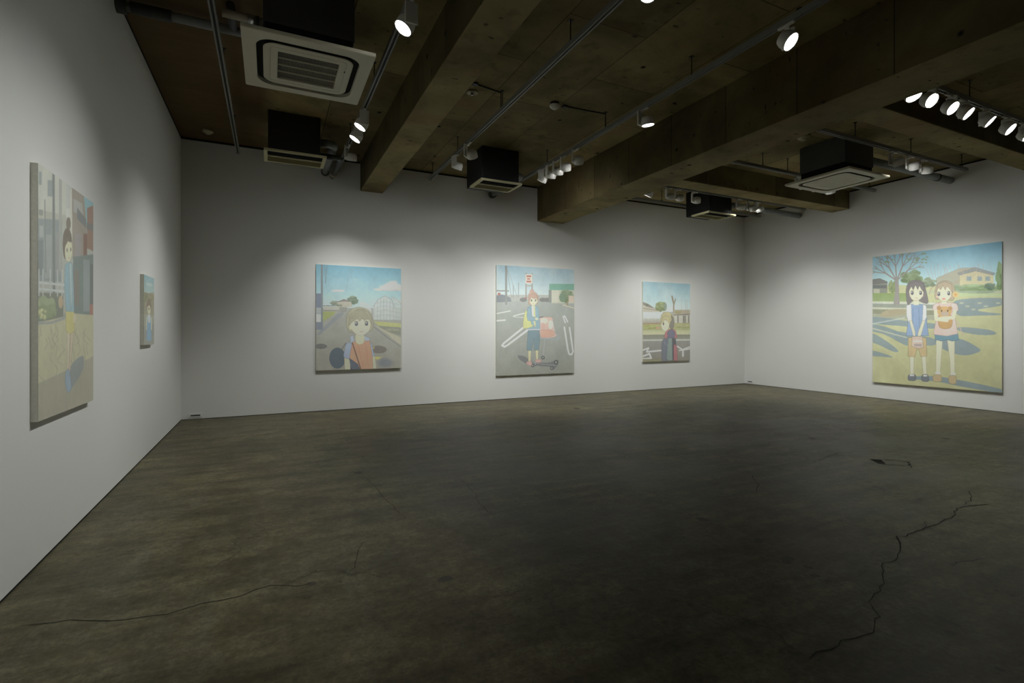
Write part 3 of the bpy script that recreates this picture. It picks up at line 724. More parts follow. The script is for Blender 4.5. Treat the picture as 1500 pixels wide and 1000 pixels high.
# --- tall painting on the left wall: child on a paved street corner
def sk_street():
    s = Sketch([(133, 54), (325, 180), (325, 870), (133, 945)], 200, 300, 17)
    s.vgrad(40, 620, (168, 172, 166), (150, 152, 146))
    s.poly([(133, 50), (232, 116), (232, 262), (133, 252)], (178, 180, 172)); s.rect(136, 85, 146, 130, (128, 138, 142)); s.rect(166, 112, 182, 168, (126, 136, 142)); s.poly([(133, 215), (232, 230), (232, 262), (133, 246)], (160, 160, 150)); s.rect(136, 215, 150, 235, (120, 124, 122))
    s.poly([(230, 116), (252, 132), (252, 330), (230, 320)], (172, 176, 176)); s.rect(229, 205, 244, 236, (190, 192, 188)); s.poly([(244, 140), (262, 140), (262, 360), (244, 370)], (190, 190, 178))
    s.poly([(288, 155), (325, 178), (325, 250), (300, 300), (288, 240)], (112, 164, 182))
    s.poly([(250, 132), (292, 160), (302, 270), (302, 380), (252, 380)], (134, 122, 114)); s.poly([(255, 170), (286, 186), (290, 230), (255, 216)], (150, 150, 150)); s.poly([(268, 200), (300, 240), (300, 270), (268, 240)], (96, 100, 108)); s.poly([(303, 200), (325, 190), (325, 350), (303, 340)], (134, 94, 82)); s.poly([(302, 250), (325, 256), (325, 280), (302, 272)], (98, 96, 100)); s.rect(290, 290, 303, 370, (112, 72, 64)); s.rect(262, 290, 282, 372, (136, 126, 132))
    s.rect(133, 246, 216, 460, (118, 130, 136)); s.rect(138, 270, 152, 310, (150, 158, 160)); s.rect(134, 320, 150, 440, (100, 110, 116)); s.rect(156, 300, 180, 450, (138, 144, 148)); s.rect(194, 290, 212, 440, (132, 134, 138))
    s.line([(186, 86), (188, 520)], 8, (98, 104, 110)); s.line([(210, 105), (210, 420)], 10, (146, 148, 146)); s.line([(156, 180), (160, 430)], 3, (104, 110, 116))
    s.poly([(254, 372), (325, 360), (325, 570), (254, 575)], (96, 110, 114)); s.rect(256, 420, 275, 540, (110, 104, 100)); s.rect(290, 380, 312, 560, (122, 134, 140)); s.rect(314, 395, 325, 560, (88, 92, 96)); s.rect(312, 535, 325, 595, (158, 92, 82))
    s.poly([(133, 500), (220, 500), (220, 585), (133, 600)], (98, 104, 94)); s.bush(160, 552, 36, 40, (122, 138, 98), 50); s.bush(148, 575, 16, 20, (170, 172, 116), 16); s.ell(211, 530, 8, 22, (176, 150, 116))
    for y in (465, 487): s.line([(133, y), (222, y + 6)], 7, (178, 186, 190))
    for x in (136, 150, 175, 200, 216): s.line([(x, 420), (x, 510)], 4, (166, 172, 176))
    s.poly([(133, 604), (222, 580), (250, 568), (325, 572), (325, 720), (133, 812)], (176, 170, 134)); s.line([(133, 606), (180, 602), (222, 586), (226, 572)], 9, (136, 140, 140))
    rng = random.Random(3)
    for k in range(34):
        x = rng.uniform(135, 322); y = rng.uniform(600, 790)
        s.line([(x, y), (x + rng.uniform(-14, 14), y + rng.uniform(14, 34)), (x + rng.uniform(-18, 18), y + rng.uniform(36, 52))], 2.2, (148, 142, 114), .8)
    s.poly([(133, 812), (230, 768), (325, 714), (325, 872), (133, 948)], (148, 143, 124))
    s.poly([(240, 768), (262, 730), (290, 716), (288, 760), (268, 800), (246, 826)], (112, 122, 130), .9, True)
    # child
    s.ink = 1.2
    s.poly([(233, 628), (244, 628), (240, 720), (238, 776), (232, 776), (234, 720)], (202, 182, 156)); s.poly([(246, 628), (256, 628), (250, 700), (244, 770), (240, 770), (244, 700)], (196, 174, 148))
    s.poly([(230, 770), (240, 764), (248, 820), (242, 840), (232, 836), (226, 800)], (122, 148, 178), s=True)
    s.poly([(228, 556), (258, 552), (258, 630), (244, 640), (230, 632)], (196, 184, 100)); s.ell(259, 584, 5, 16, (200, 180, 150))
    s.poly([(226, 402), (240, 388), (252, 396), (256, 470), (258, 562), (230, 562), (224, 480)], (118, 160, 182)); s.poly([(240, 392), (250, 398), (252, 520), (246, 560), (242, 470)], (150, 178, 188))
    s.poly([(218, 330), (222, 290), (236, 272), (248, 300), (248, 350), (232, 380), (222, 372)], (98, 84, 76), s=True); s.ell(238, 258, 8, 22, (104, 92, 84)); s.ell(232, 300, 11, 18, (92, 80, 72))
    s.poly([(226, 345), (232, 318), (244, 312), (251, 335), (250, 366), (240, 390), (228, 380)], (214, 196, 160), s=True); s.ell(233, 350, 2.2, 7, (104, 96, 90)); s.ell(246, 347, 2.2, 7, (104, 96, 90)); s.line([(238, 376), (242, 376)], 2.5, (172, 120, 108))
    s.poly([(222, 345), (226, 308), (240, 296), (250, 318), (244, 322), (236, 318), (230, 330)], (98, 84, 76))
    return s.colours(haze=0.40)

# --- small painting on the left wall: child in a blue dress under a blue sky
def sk_small():
    s = Sketch([(502, 438), (537, 446), (537, 670), (502, 681)], 90, 150, 21)
    s.vgrad(430, 505, (104, 152, 172), (150, 176, 176)); s.ell(520, 470, 12, 6, (176, 188, 186), .6)
    s.vgrad(500, 580, (128, 122, 98), (140, 134, 112)); s.bush(508, 515, 8, 20, (116, 116, 84), 26); s.bush(530, 512, 8, 18, (126, 116, 88), 26)
    s.vgrad(575, 690, (146, 146, 130), (132, 134, 130)); s.poly([(502, 620), (537, 600), (537, 640), (502, 660)], (126, 130, 126), .7)
    s.poly([(513, 580), (520, 572), (526, 580), (528, 660), (511, 664)], (106, 150, 190)); s.poly([(515, 572), (524, 572), (523, 600), (516, 600)], (190, 196, 196))
    s.line([(512, 582), (510, 625)], 3, SKIN); s.line([(527, 582), (528, 622)], 3, SKIN)
    s.ell(519.5, 545, 8, 28, (112, 94, 78)); s.ell(519.5, 552, 6, 20, (210, 190, 160)); s.poly([(513, 550), (515, 528), (520, 520), (525, 530), (526, 550), (520, 540)], (112, 94, 78))
    s.ell(517, 553, 1.1, 5, (80, 74, 70)); s.ell(522.5, 552, 1.1, 5, (80, 74, 70))
    return s.colours(haze=0.36)

T = 0.035
# wall_left paintings face +X ; local -Y is the front, so rotate +90 deg
painting('tall painting of a child in a blue top and yellow shorts on a street corner', 0.976, 1.452, T, (XL, 4.183, 1.565), PI / 2, sk_street())
painting('small painting of a child in a blue dress, alone near the left corner', 0.497, 0.733, T, (XL, 6.581, 1.568), PI / 2, sk_small())
painting('painting of a child in an orange top on a straight road', 1.42, 1.775, T, (1.407, YB, 1.573), 0, sk_road())
painting('painting of a child pushing a shopping cart across a grey parking lot', 1.788, 2.17, T, (4.880, YB, 1.553), 0, sk_lot())
painting('narrow painting of a child in profile wearing a dark parka by a road', 1.429, 1.823, T, (8.330, YB, 1.556), 0, sk_profile())
painting('largest painting, two children standing side by side in a sunny park', 1.98, 2.505, T, (XR, 4.957, 1.577), -PI / 2, sk_park())

# ------------------------------------------------------------------ lighting track
RZ = 4.02          # underside of the rails
RW, RH = 0.05, 0.05
def rail(name_label, a, b, along, const, rods):
    """along = 'x' or 'y'"""
    rz = 0 if along == 'x' else PI / 2
    L = b - a
    loc = (a, const, RZ) if along == 'x' else (const, a, RZ)
    root = thing('track_rail', name_label, 'lighting track', loc, rz)
    bm = newbm()
    box(bm, 0, L, -RW / 2, RW / 2, 0.028, RH)
    box(bm, 0, L, -RW / 2, -RW / 2 + 0.014, 0, 0.028)
    box(bm, 0, L, RW / 2 - 0.014, RW / 2, 0, 0.028)
    obj('rail_channel', fix(bm), M['rail'], root)
    bm = newbm(); box(bm, 0.002, L - 0.002, -0.0105, 0.0105, 0.012, 0.0275); obj('conductor_slot', bm, M['slot'], root)
    for e in (0.0, L):
        bm = newbm(); box(bm, e - 0.006, e + 0.006, -RW / 2 - 0.002, RW / 2 + 0.002, -0.002, RH + 0.002, bevel=0.002); obj('end_cap', bm, M['rail'], root)
    for r in rods:
        bm = newbm(); tube(bm, [(r - a, 0, RH - 0.002), (r - a, 0, H - RZ)], 0.006, 8)
        tube(bm, [(r - a, 0, RH), (r - a, 0, RH + 0.02)], 0.014, 8); box(bm, r - a - 0.02, r - a + 0.02, -0.02, 0.02, H - RZ - 0.006, H - RZ)
        obj('hanging_rod', fix(bm), M['rod'], root)
    return root
rail('grey lighting track nearest the left wall, carrying no lamps', -2.5, 8.62, 'y', -0.43, [0.6, 2.4, 4.2, 6.0, 7.8])
rail('grey lighting track along the left side of the shallower beam', -2.5, 8.86, 'y', 1.03, [0.6, 2.4, 4.0, 5.6, 7.4])
rail('grey lighting track right of the shallower beam, mostly bare', -2.5, 8.69, 'y', 2.56, [0.8, 2.4, 4.035, 5.577, 7.2, 8.5])
rail('grey lighting track along the left side of the deep beam', -2.5, 8.3, 'y', 4.06, [0.9, 2.4, 4.0, 5.525, 7.1])
rail('lighting track crossing the right bay nearest the camera, carrying seven lamps', 5.62, 10.6, 'x', 2.97, [5.9, 7.38, 8.9, 10.3])
rail('lighting track crossing the right bay in front of the wide white air conditioner', 5.62, 10.5, 'x', 4.27, [5.9, 7.42, 8.83, 10.35])
rail('lighting track crossing the right bay just behind the wide white air conditioner', 5.62, 10.48, 'x', 5.67, [5.9, 7.33, 7.95, 10.3])
rail('lighting track crossing the right bay just behind the farther cross beam', 5.62, 10.64, 'x', 7.18, [5.9, 7.4, 8.9, 10.3])
rail('last lighting track before the back wall in the right bay, carrying no lamps', 5.62, 10.4, 'x', 8.12, [5.9, 7.4, 10.3])

# ------------------------------------------------------------------ spotlights
def spot_meshes():
    g = {}
    bm = newbm(); box(bm, -0.075, 0.075, -0.014, 0.014, -0.018, -0.0005, bevel=0.003); g['adapter'] = bm      # sits in the rail, along local X
    bm = newbm(); box(bm, -0.055, 0.055, 0.040, 0.062, -0.190, -0.016, bevel=0.006); box(bm, -0.02, 0.02, 0.005, 0.062, -0.030, -0.016); g['arm'] = bm
    bm = newbm()
    R_ = 0.077
    lathe(bm, [(0, 0.060), (0.050, 0.060), (0.066, 0.052), (R_, 0.020), (R_, -0.042), (R_ - 0.004, -0.046), (R_ - 0.006, -0.040), (R_ - 0.007, -0.030), (0, -0.030)], 32)
    g['head'] = fix(bm)
    bm = newbm(); lathe(bm, [(0, -0.0375), (0.05, -0.0372), (R_ - 0.008, -0.034), (R_ - 0.008, -0.0315), (0, -0.0315)], 32); g['lens'] = fix(bm)
    return g
proto = None
POWER = 110.0
def spotlight(label, x, y, aim, power=1.0, size=84, along='y', group=None, light=True):
    global proto
    pan_dir = Vector((aim[0] - x, aim[1] - y))
    pan = math.atan2(pan_dir.y, pan_dir.x)
    hz = RZ - 0.145
    # head centre sits beside the arm plate
    tilt = math.atan2(hz - aim[2], pan_dir.length)        # angle below the horizontal
    if proto is None:
        g = spot_meshes()
        r = thing('spotlight', label, 'spotlight')
        obj('track_adapter', g['adapter'], M['white'], r)
        obj('arm', g['arm'], M['white'], r)
        h = obj('lamp_head', g['head'], M['white'], r)
        obj('lens', g['lens'], M['lens'], h)
        proto = r
    else:
        r = copy_tree(proto)
    r.location = (x, y, RZ); r.rotation_euler = (0, 0, pan)
    r['label'] = label
    if group: r['group'] = group
    for ch in r.children:
        n = ch.name.split('.')[0]
        if n == 'lamp_head':
            ch.location = (0.024, -0.038, -0.158)
            ch.rotation_euler = (0, -(PI / 2 - tilt), 0)
        if n == 'track_adapter':
            ch.rotation_euler = (0, 0, (PI / 2 if along == 'y' else 0) - pan)
    return r, pan, tilt, power, size

lamps = []
def add(*a, **k): lamps.append(spotlight(*a, **k))
LW, BW, RWL = 1.6, 1.6, 1.6
# left of the shallower beam
add('spotlight over the square ceiling cassette, glowing face turned to the left wall', 1.03, 4.06, (XL, 3.95, 0.05), 1.5, 90)
add('nearer of two glowing spotlights right beside the shallower beam', 1.03, 6.27, (XL, 6.4, 0.05), 1.0)
add('farther of two glowing spotlights beside the shallower beam, next to the pale bracketed one', 1.03, 6.69, (XL, 6.95, 0.05), 0.7)
add('pale spotlight farthest along the track by the shallower beam, seen from its side', 1.03, 7.55, (1.1, YB, 0.05), 1.35)
add('unseen added spotlight above the top of the picture on the shallower beam track', 1.03, 2.9, (XL, 2.9, 0.05), 0.75)  # out-of-view lamp, added to brighten the near left wall
# between the beams
add('white spotlight just left of the middle black air conditioner, farther of the pair', 2.56, 7.24, (1.9, YB, 0.05), 0.9)
add('white spotlight over the left edge of the middle black air conditioner, nearer of the pair', 2.56, 6.72, (4.6, YB, 0.05), 0.8)
add('spotlight cut off by the top edge of the picture', 2.56, 2.87, (XL, 1.2, 0.05), 0.1)
add('large glowing spotlight hanging alone before the deep beam, nearest the camera', 4.06, 2.91, (5.1, -0.8, 0.0), 0.04, 50)
add('glowing spotlight hanging alone halfway along the deep beam, facing down', 4.06, 4.76, (4.6, 4.9, 0.0), 0.04, 50)
add('leftmost of five white spotlights clustered right of the middle black air conditioner', 4.06, 7.25, (2.9, YB, 0.05), 0.5)
add('second from left of five white spotlights clustered by the deep beam', 4.06, 7.02, (4.4, YB, 0.05), 0.7)
add('third of five white spotlights clustered by the deep beam', 4.06, 6.81, (5.0, YB, 0.05), 0.7)
add('fourth of five white spotlights clustered by the deep beam', 4.06, 6.59, (5.4, YB, 0.05), 0.7)
add('rightmost of five white spotlights clustered by the deep beam', 4.06, 6.25, (5.7, YB, 0.05), 0.7)
# nearest track of the right bay, all turned towards the front wall
for x, l, dx, dy in ((6.18, 'leftmost glowing spotlight of the row of seven, half hidden by the deep beam', -0.6, -2.2), (6.50, 'second spotlight of the row of seven, its round face the largest', -1.0, -5.0), (6.92, 'third from left of the row of seven glowing spotlights', -0.2, -4.4),
             (7.23, 'fourth from left of the row of seven glowing spotlights', 1.0, -3.9), (7.73, 'fifth from left of the row of seven glowing spotlights', 1.3, -3.7), (8.27, 'sixth of the row of seven spotlights, last one whole in view', 0.5, -4.2), (8.74, 'last of the row of seven spotlights, cut by the right edge', 0.5, -4.0)):
    add(l, x, 2.97, (x + dx, 2.97 + dy, 0.0), 0.75, 84, along='x')
add('leftmost of three white spotlights right of the wide white air conditioner', 8.39, 4.27, (XR, 4.4, 0.05), 0.9, along='x')
add('middle of three white spotlights right of the wide white air conditioner', 8.84, 4.27, (XR, 4.9, 0.05), 0.8, along='x')
add('rightmost of three white spotlights right of the wide white air conditioner', 9.21, 4.27, (XR, 5.4, 0.05), 0.7, along='x')
add('leftmost of three spotlights peeking out below the wide white air conditioner', 8.27, 5.67, (XR, 4.9, 0.05), 0.45, along='x')
add('middle of three spotlights peeking out below the wide white air conditioner', 8.62, 5.67, (XR, 5.6, 0.05), 0.5, along='x')
add('rightmost of three spotlights peeking out below the wide white air conditioner', 9.03, 5.67, (XR, 6.3, 0.05), 0.4, along='x')
add('glowing spotlight at far left of the track behind the farther cross beam', 6.25, 7.18, (5.2, YB, 0.05), 0.35, along='x')
add('white spotlight left of the small far black air conditioner, left one of two', 6.72, 7.18, (7.4, YB, 0.05), 0.7, along='x')
add('white spotlight left of the small far black air conditioner, right one of two', 6.95, 7.18, (8.3, YB, 0.05), 0.8, along='x')
add('white spotlight hanging in front of the small far black air conditioner', 7.37, 7.18, (8.6, YB, 0.05), 0.8, along='x')
add('leftmost of three spotlights right of the small far black air conditioner', 8.59, 7.18, (9.8, YB, 0.05), 0.75, along='x')
add('middle of three spotlights right of the small far black air conditioner, brightest', 8.92, 7.18, (XR, 7.6, 0.05), 0.75, along='x')
add('rightmost of three spotlights right of the small far black air conditioner', 9.13, 7.18, (XR, 6.6, 0.05), 0.6, along='x')

bpy.context.view_layer.update()
for r, pan, tilt, power, size in lamps:
    dirv = Vector((math.cos(pan) * math.cos(tilt), math.sin(pan) * math.cos(tilt), -math.sin(tilt)))
    c = Vector(r.location) + Matrix.Rotation(pan, 3, 'Z') @ Vector((0.024, -0.038, -0.158))
    mw = Matrix.Translation(c + dirv * 0.055) @ dirv.to_track_quat('-Z', 'Y').to_matrix().to_4x4()
    local = (Matrix.Translation(r.location) @ Matrix.Rotation(pan, 4, 'Z')).inverted() @ mw
    # the reflector's beam, and the faint wide spill every such lamp has
    for nm, e, sz in (('lamp_beam', 1.0, size), ('lamp_spill', 0.13 if (r.location.y > 5.0 and r.location.x > 1.5) or r.location.x > 6.0 else 0.045, 155)):
        d = bpy.data.lights.new(nm, 'SPOT')
        d.energy = POWER * power * e; d.spot_size = math.radians(sz); d.spot_blend = 1.0
        d.shadow_soft_size = 0.06; d.color = (0.975, 1.0, 0.97)
        o = bpy.data.objects.new(nm, d); link(o, r)
        o.matrix_parent_inverse = Matrix.Identity(4)
        o.matrix_basis = local

# ------------------------------------------------------------------ air conditioners
def rrect(w, h, r, n=8):
    pts = []
    for cx, cy, a0 in ((w / 2 - r, h / 2 - r, 0), (-w / 2 + r, h / 2 - r, PI / 2), (-w / 2 + r, -h / 2 + r, PI), (w / 2 - r, -h / 2 + r, 1.5 * PI)):
        for k in range(n + 1):
            a = a0 + PI / 2 * k / n
            pts.append((cx + r * math.cos(a), cy + r * math.sin(a)))
    return pts

def bridge(bm, loops, mi=0, close=False):
    R_ = [[bm.verts.new(p) for p in l] for l in loops]
    for A, B in zip(R_[:-1], R_[1:]):
        n = len(A)
        for k in range(n):
            bm.faces.new((A[k], A[(k + 1) % n], B[(k + 1) % n], B[k])).material_index = mi
    return R_

def square_cassette(label, cx, cy, z, S, pale_grille=False):
    """underside of the panel at z"""
    root = thing('air_conditioner', label, 'air conditioner', (cx, cy, z))
    # outer panel: flat border with rounded opening, sides
    n = 8
    P = lambda w, h, r, zz: [(x, y, zz) for x, y in rrect(w, h, r, n)]
    bm = newbm()
    bridge(bm, [P(S - .004, S - .004, .008, 0.032), P(S, S, .010, 0.026), P(S, S, .012, 0.006), P(S - .012, S - .012, .014, 0.0), P(S * .80, S * .80, S * .13, 0.0), P(S * .80, S * .80, S * .13, 0.034)])
    obj('panel', fix(bm), M['cream'], root)
    bm = newbm()
    rr = bridge(bm, [P(S * .81, S * .81, S * .13, 0.036), P(S * .60, S * .60, S * .06, 0.036)], 0)
    rr = bridge(bm, [P(S * .70, S * .70, S * .10, 0.036), P(S * .70, S * .70, S * .10, 0.006)], 0)
    obj('air_slot', fix(bm), M['dark'], root)
    bm = newbm()
    rr = bridge(bm, [P(S * .70, S * .70, S * .10, 0.0055), P(S * .69, S * .69, S * .10, 0.0), P(S * .60, S * .60, S * .03, 0.0), P(S * .597, S * .597, S * .03, 0.004), P(S * .59, S * .59, S * .03, 0.004), P(S * .587, S * .587, S * .03, 0.0), P(S * .48, S * .48, S * .012, 0.0), P(S * .48, S * .48, S * .012, 0.02)], 0)
    obj('inner_cover', fix(bm), M['cream'], root)
    gw = S * .48
    bm = newbm()
    if pale_grille:
        nb = 46
        for k in range(nb):
            x = -gw / 2 + gw * (k + .5) / nb
            box(bm, x - .0045, x + .0045, -gw / 2, gw / 2, 0.002, 0.016)
    else:
        nb = 46
        for k in range(nb):
            x = -gw / 2 + gw * (k + .5) / nb
            box(bm, x - .0009, x + .0009, -gw / 2, gw / 2, 0.011, 0.016)
    for k in range(1, 4):
        y = -gw / 2 + gw * k / 4
        box(bm, -gw / 2, gw / 2, y - .004, y + .004, 0.008, 0.017)
    obj('intake_grille', fix(bm), M['cream'], root)
    bm = newbm(); box(bm, -gw / 2 - .01, gw / 2 + .01, -gw / 2 - .01, gw / 2 + .01, 0.018, 0.024); obj('grille_back', bm, M['beige'] if pale_grille else M['dark'], root)
    if not pale_grille:
        bm = newbm(); box(bm, gw / 2 + .05, gw / 2 + .062, -gw / 2 + .10, -gw / 2 + .13, -0.001, 0.001); obj('status_window', bm, M['duct'], root)
    b = S * .335
    bm = newbm(); box(bm, -b, b, -b, b, 0.036, 0.17); obj('lower_casing', bm, M['dark'], root)
    bm = newbm(); box(bm, -b - .015, b + .015, -b - .015, b + .015, 0.17, H - z - .002, bevel=.006)
    for sx in (-1, 1):
        for zz in (0.2, H - z - .06): box(bm, sx * (b - .04) - .008, sx * (b - .04) + .008, -b - .02, -b - .013, zz, zz + .016)
    obj('casing', fix(bm), M['duct'], root)
    return root

AC1 = square_cassette('large square cream ceiling cassette with dark grille, nearest on the left', 0.31, 4.91, 3.70, 1.03)
AC5 = square_cassette('wide white air conditioner with pale grille, hung in the right bay', 8.06, 4.93, 3.70, 1.02, True)

def slot_unit(label, x0, x1, y0, z, depth, body_x0, body_x1, body_back):
    root = thing('air_conditioner', label, 'air conditioner', ((x0 + x1) / 2, y0, z))
    w = (x1 - x0) / 2
    f = 0.045
    bm = newbm()
    box(bm, -w, -w + f, 0, depth, 0, 0.03); box(bm, w - f, w, 0, depth, 0, 0.03)
    box(bm, -w + f, w - f, 0, 0.022, 0, 0.03); box(bm, -w + f, w - f, depth * .46, depth * .46 + .022, 0, 0.03); box(bm, -w + f, w - f, depth - .03, depth, 0, 0.03)
    obj('panel_frame', fix(bm), M['yellow_cream'], root)
    bm = newbm(); box(bm, -w + f, w - f, 0.022, depth * .46, 0.016, 0.028)
    for k in range(3): 
        yy = 0.022 + (depth * .46 - .022) * (k + .5) / 3
        box(bm, -w + f, w - f, yy - .004, yy + .004, 0.004, 0.016)
    obj('air_slot', fix(bm), M['dark'], root)
    bm = newbm()
    a, b_ = depth * .46 + .022, depth - .03
    box(bm, -w + f, w - f, a, b_, 0.012, 0.028)
    for k in range(8):
        yy = a + (b_ - a) * (k + .5) / 8
        box(bm, -w + f, w - f, yy - .004, yy + .004, 0.003, 0.012)
    obj('intake_grille', fix(bm), M['olive'], root)
    cx = (x0 + x1) / 2
    bm = newbm(); box(bm, body_x0 - cx, body_x1 - cx, 0.02, body_back, 0.03, H - z - .002, bevel=.006)
    box(bm, body_x0 - cx + .03, body_x0 - cx + .07, 0.012, 0.022, 0.05, H - z - .02); box(bm, body_x1 - cx - .07, body_x1 - cx - .03, 0.012, 0.022, 0.05, H - z - .02)
    obj('casing', fix(bm), M['black'], root)
    return root
slot_unit('black boxed air conditioner with yellowed slot panel, left of the shallower beam', -0.07, 0.71, 7.36, 3.73, 0.50, -0.02, 0.63, 0.62)
slot_unit('middle black boxed air conditioner between the two long beams', 3.00, 3.72, 7.33, 3.73, 0.50, 3.02, 3.67, 0.70)
slot_unit('small far black boxed air conditioner behind the farther cross beam', 7.93, 8.70, 7.36, 3.73, 0.46, 7.98, 8.60, 0.66)

# ------------------------------------------------------------------ pipes
def pipe(label, pts, r, mat, name='pipe', bands=(), n=14):
    root = thing(name, label, 'pipe', pts[0])
    o0 = Vector(pts[0])
    P = [Vector(p) - o0 for p in pts]
    # round the corners
    Q = [P[0]]
    for a, b, c in zip(P[:-2], P[1:-1], P[2:]):
        k = min(2.2 * r, (b - a).length * .45, (c - b).length * .45)
        s, e = b + (a - b).normalized() * k, b + (c - b).normalized() * k
        for i in range(6):
            t = i / 5
            Q.append((1 - t) ** 2 * s + 2 * t * (1 - t) * b + t * t * e)
    Q.append(P[-1])
    bm = newbm(); tube(bm, Q, r, n)
    obj('pipe_run', fix(bm), mat, root)
    for p, ax, rr, L, m in bands:
        p = Vector(p) - o0; ax = Vector(ax)
        bm = newbm(); tube(bm, [p - ax * L / 2, p + ax * L / 2], rr, n); obj('collar', fix(bm), m, root)
    return root
pipe('grey pipe crossing the upper left ceiling from the left wall to the large square cassette', [(XL, 5.45, 4.20), (0.2, 5.45, 4.20), (0.2, 5.275, 4.20)], 0.042, M['pipe'],
     bands=[((-1.17, 5.45, 4.20), (1, 0, 0), 0.07, 0.07, M['pipe_dark']), ((-0.95, 5.45, 4.20), (1, 0, 0), 0.052, 0.30, M['pipe_dark'])])
pipe('short grey pipe branching towards the camera beside the large square cassette', [(-0.31, 5.40, 4.20), (-0.31, 5.03, 4.20)], 0.036, M['pipe_dark'])
pipe('beige covered pipe entering the large square cassette at the top of the picture', [(-0.37, 5.0, 4.10), (-0.055, 5.0, 4.10)], 0.034, M['pipe_beige'],
     bands=[((-0.13, 5.0, 4.09), (1, 0, 0), 0.05, 0.09, M['foil'])])
pipe('thick grey pipe right of the yellowed slot unit, bending back to the wall', [(0.635, 7.62, 4.02), (0.84, 7.62, 4.02), (0.84, YB, 4.02)], 0.055, M['pipe'],
     bands=[((0.84, 8.97, 4.02), (0, 1, 0), 0.065, 0.05, M['pipe_dark'])])
pipe('second pipe to the back wall, with a pale end, beside the shallower beam track', [(0.635, 7.80, 3.90), (0.955, 7.80, 3.90), (0.955, YB, 3.96)], 0.04, M['pipe_dark'],
     bands=[((0.955, 8.8, 3.952), (0, 1, 0), 0.052, 0.10, M['pipe_beige'])])
pipe('pipe from the middle black air conditioner bending back to the wall', [(3.675, 7.68, 4.0), (3.9, 7.68, 4.0), (3.9, YB, 4.0)], 0.05, M['pipe'],
     bands=[((3.9, 8.95, 4.0), (0, 1, 0), 0.075, 0.08, M['pipe_dark'])])
pipe('thick grey pipe from the wide white air conditioner to the right wall', [(8.42, 4.68, 4.03), (XR, 4.68, 4.03)], 0.06, M['pipe'], bands=[((10.5, 4.68, 4.03), (1, 0, 0), 0.066, 0.05, M['pipe_dark'])])
pipe('thick grey pipe from the small far air conditioner to the right wall', [(8.60, 7.52, 3.99), (XR, 7.52, 3.99)], 0.06, M['pipe'], bands=[((9.4, 7.52, 3.99), (1, 0, 0), 0.066, 0.05, M['pipe_dark'])])

def cable(label, pts, r=0.008):
    root = thing('conduit', label, 'conduit', pts[0]); o0 = Vector(pts[0])
    bm = newbm(); tube(bm, [Vector(p) - o0 for p in pts], r, 8); obj('conduit_run', fix(bm), M['rod'], root)
    bm = newbm(); box(bm, -0.03, 0.03, -0.03, 0.03, -0.012, 0.008); obj('junction_box', bm, M['rod'], root)
cable('thin black conduit on the ceiling beside the flush round sprinkler', [(2.19, 5.55, H - .008), (2.56, 5.62, H - .008), (2.56, 5.62, RZ + RH + .002)])
cable('thin black conduit on the ceiling beside the white dome detector', [(3.46, 5.60, H - .008), (4.08, 5.56, H - .008), (4.08, 5.56, RZ + RH + .002)])

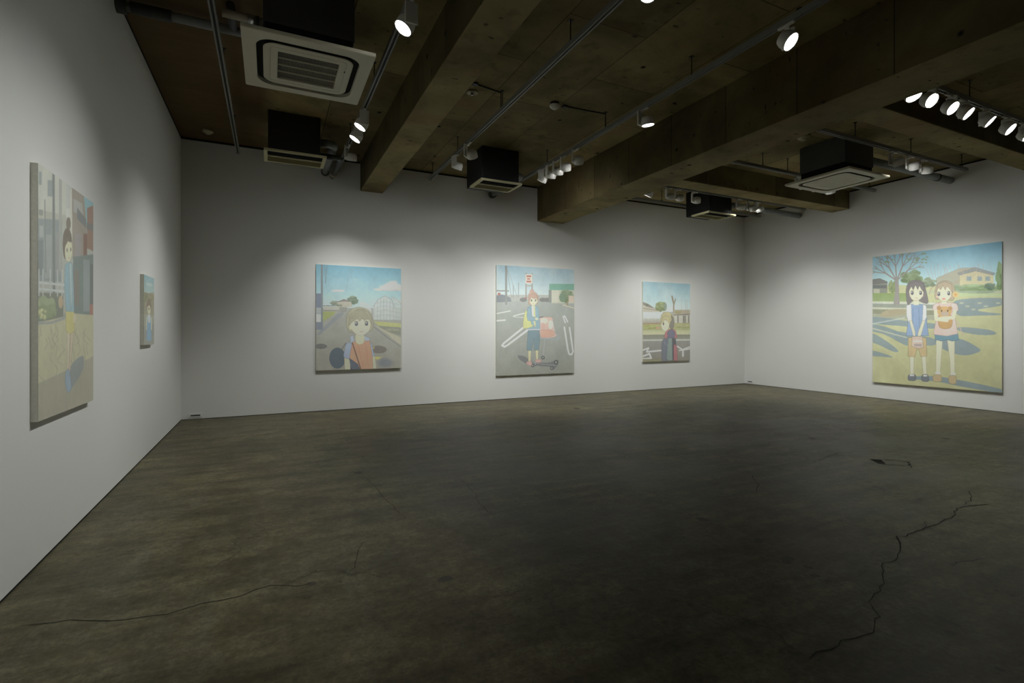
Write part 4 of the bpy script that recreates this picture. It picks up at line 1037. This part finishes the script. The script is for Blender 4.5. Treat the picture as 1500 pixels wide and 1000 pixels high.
# ------------------------------------------------------------------ ceiling detectors
def detector(label, x, y, kind='dome', mat='plastic', s=1.0, drop=0.0):
    root = thing('smoke_detector' if kind == 'dome' else 'sprinkler', label, 'smoke detector' if kind == 'dome' else 'sprinkler', (x, y, H))
    bm = newbm()
    if kind == 'dome':
        lathe(bm, [(0, 0), (.055 * s, 0), (.058 * s, -.008 - drop), (.052 * s, -.014 - drop), (0, -.014 - drop)]); obj('base_plate', fix(bm), M['dark'] if drop else M[mat], root)
        bm = newbm(); lathe(bm, [(0, -.0141 - drop), (.060 * s, -.0141 - drop), (.063 * s, -.026 - drop), (.056 * s, -.044 - drop), (.034 * s, -.052 - drop), (.030 * s, -.066 - drop), (0, -.070 - drop)]); obj('sensor_dome', fix(bm), M[mat], root)
    else:
        lathe(bm, [(0, 0), (.075, 0), (.078, -.006), (.055, -.016), (.04, -.012), (0, -.012)]); obj('flange', fix(bm), M[mat], root)
        bm = newbm(); lathe(bm, [(0, -.0121), (.014, -.0121), (.016, -.03), (.022, -.034), (.024, -.04), (0, -.042)]); obj('nozzle', fix(bm), M['foil'], root)
    return root
detector('pale smoke detector on the brown ceiling near the left back corner', -0.81, 8.52, 'dome', 'beige', 1.15)
detector('flush round sprinkler with shiny centre, right of the shallower beam', 2.24, 5.77, 'flush', 'beige')
detector('white dome smoke detector on a black base between the two long beams', 3.30, 5.58, 'dome', 'white', 1.05, 0.015)
detector('beige smoke detector above the wide white air conditioner', 7.18, 4.86, 'dome', 'beige', 1.45, 0.02)

# ------------------------------------------------------------------ low wall plates
def plate(label, loc, rotz):
    root = thing('wall_plate', label, 'wall plate', loc, rotz)
    bm = newbm(); box(bm, -.085, .085, -.007, 0, -.03, .03, bevel=.002); obj('cover', bm, M['wall'], root)
    bm = newbm(); box(bm, -.062, .062, -.0085, -.0068, -.012, .008); obj('slot', bm, M['duct'], root)
plate('small pale wall plate with dark slot at the foot of the left corner', (-1.018, YB, 0.062), 0)
plate('small pale wall plate with dark slot at the foot of the right corner', (XR, 8.83, 0.068), -PI / 2)

# ------------------------------------------------------------------ world, camera
w = bpy.data.worlds.new('dim_room'); scene.world = w; w.use_nodes = True
w.node_tree.nodes['Background'].inputs[0].default_value = (0.5, 0.5, 0.45, 1)
w.node_tree.nodes['Background'].inputs[1].default_value = 0.002

F_PX, HOR = 736.0, 484.3
cam = bpy.data.cameras.new('camera'); co = bpy.data.objects.new('camera', cam); link(co)
cam.sensor_width = 36.0; cam.lens = 36.0 * F_PX / 1500.0
cam.shift_y = (HOR - 500.0) / 1500.0
cam.clip_start = 0.02
co.location = (0, 0, 1.35)
co.rotation_euler = (PI / 2, 0, -math.atan(355.0 / 736.0))
scene.camera = co

scene.view_settings.view_transform = 'Standard'
scene.view_settings.look = 'None'
scene.view_settings.exposure = 0.0
scene.cycles.use_denoising = True
scene.cycles.max_bounces = 8
scene.cycles.diffuse_bounces = 5
scene.cycles.sample_clamp_indirect = 4.0
scene.cycles.caustics_reflective = False
scene.cycles.caustics_refractive = False
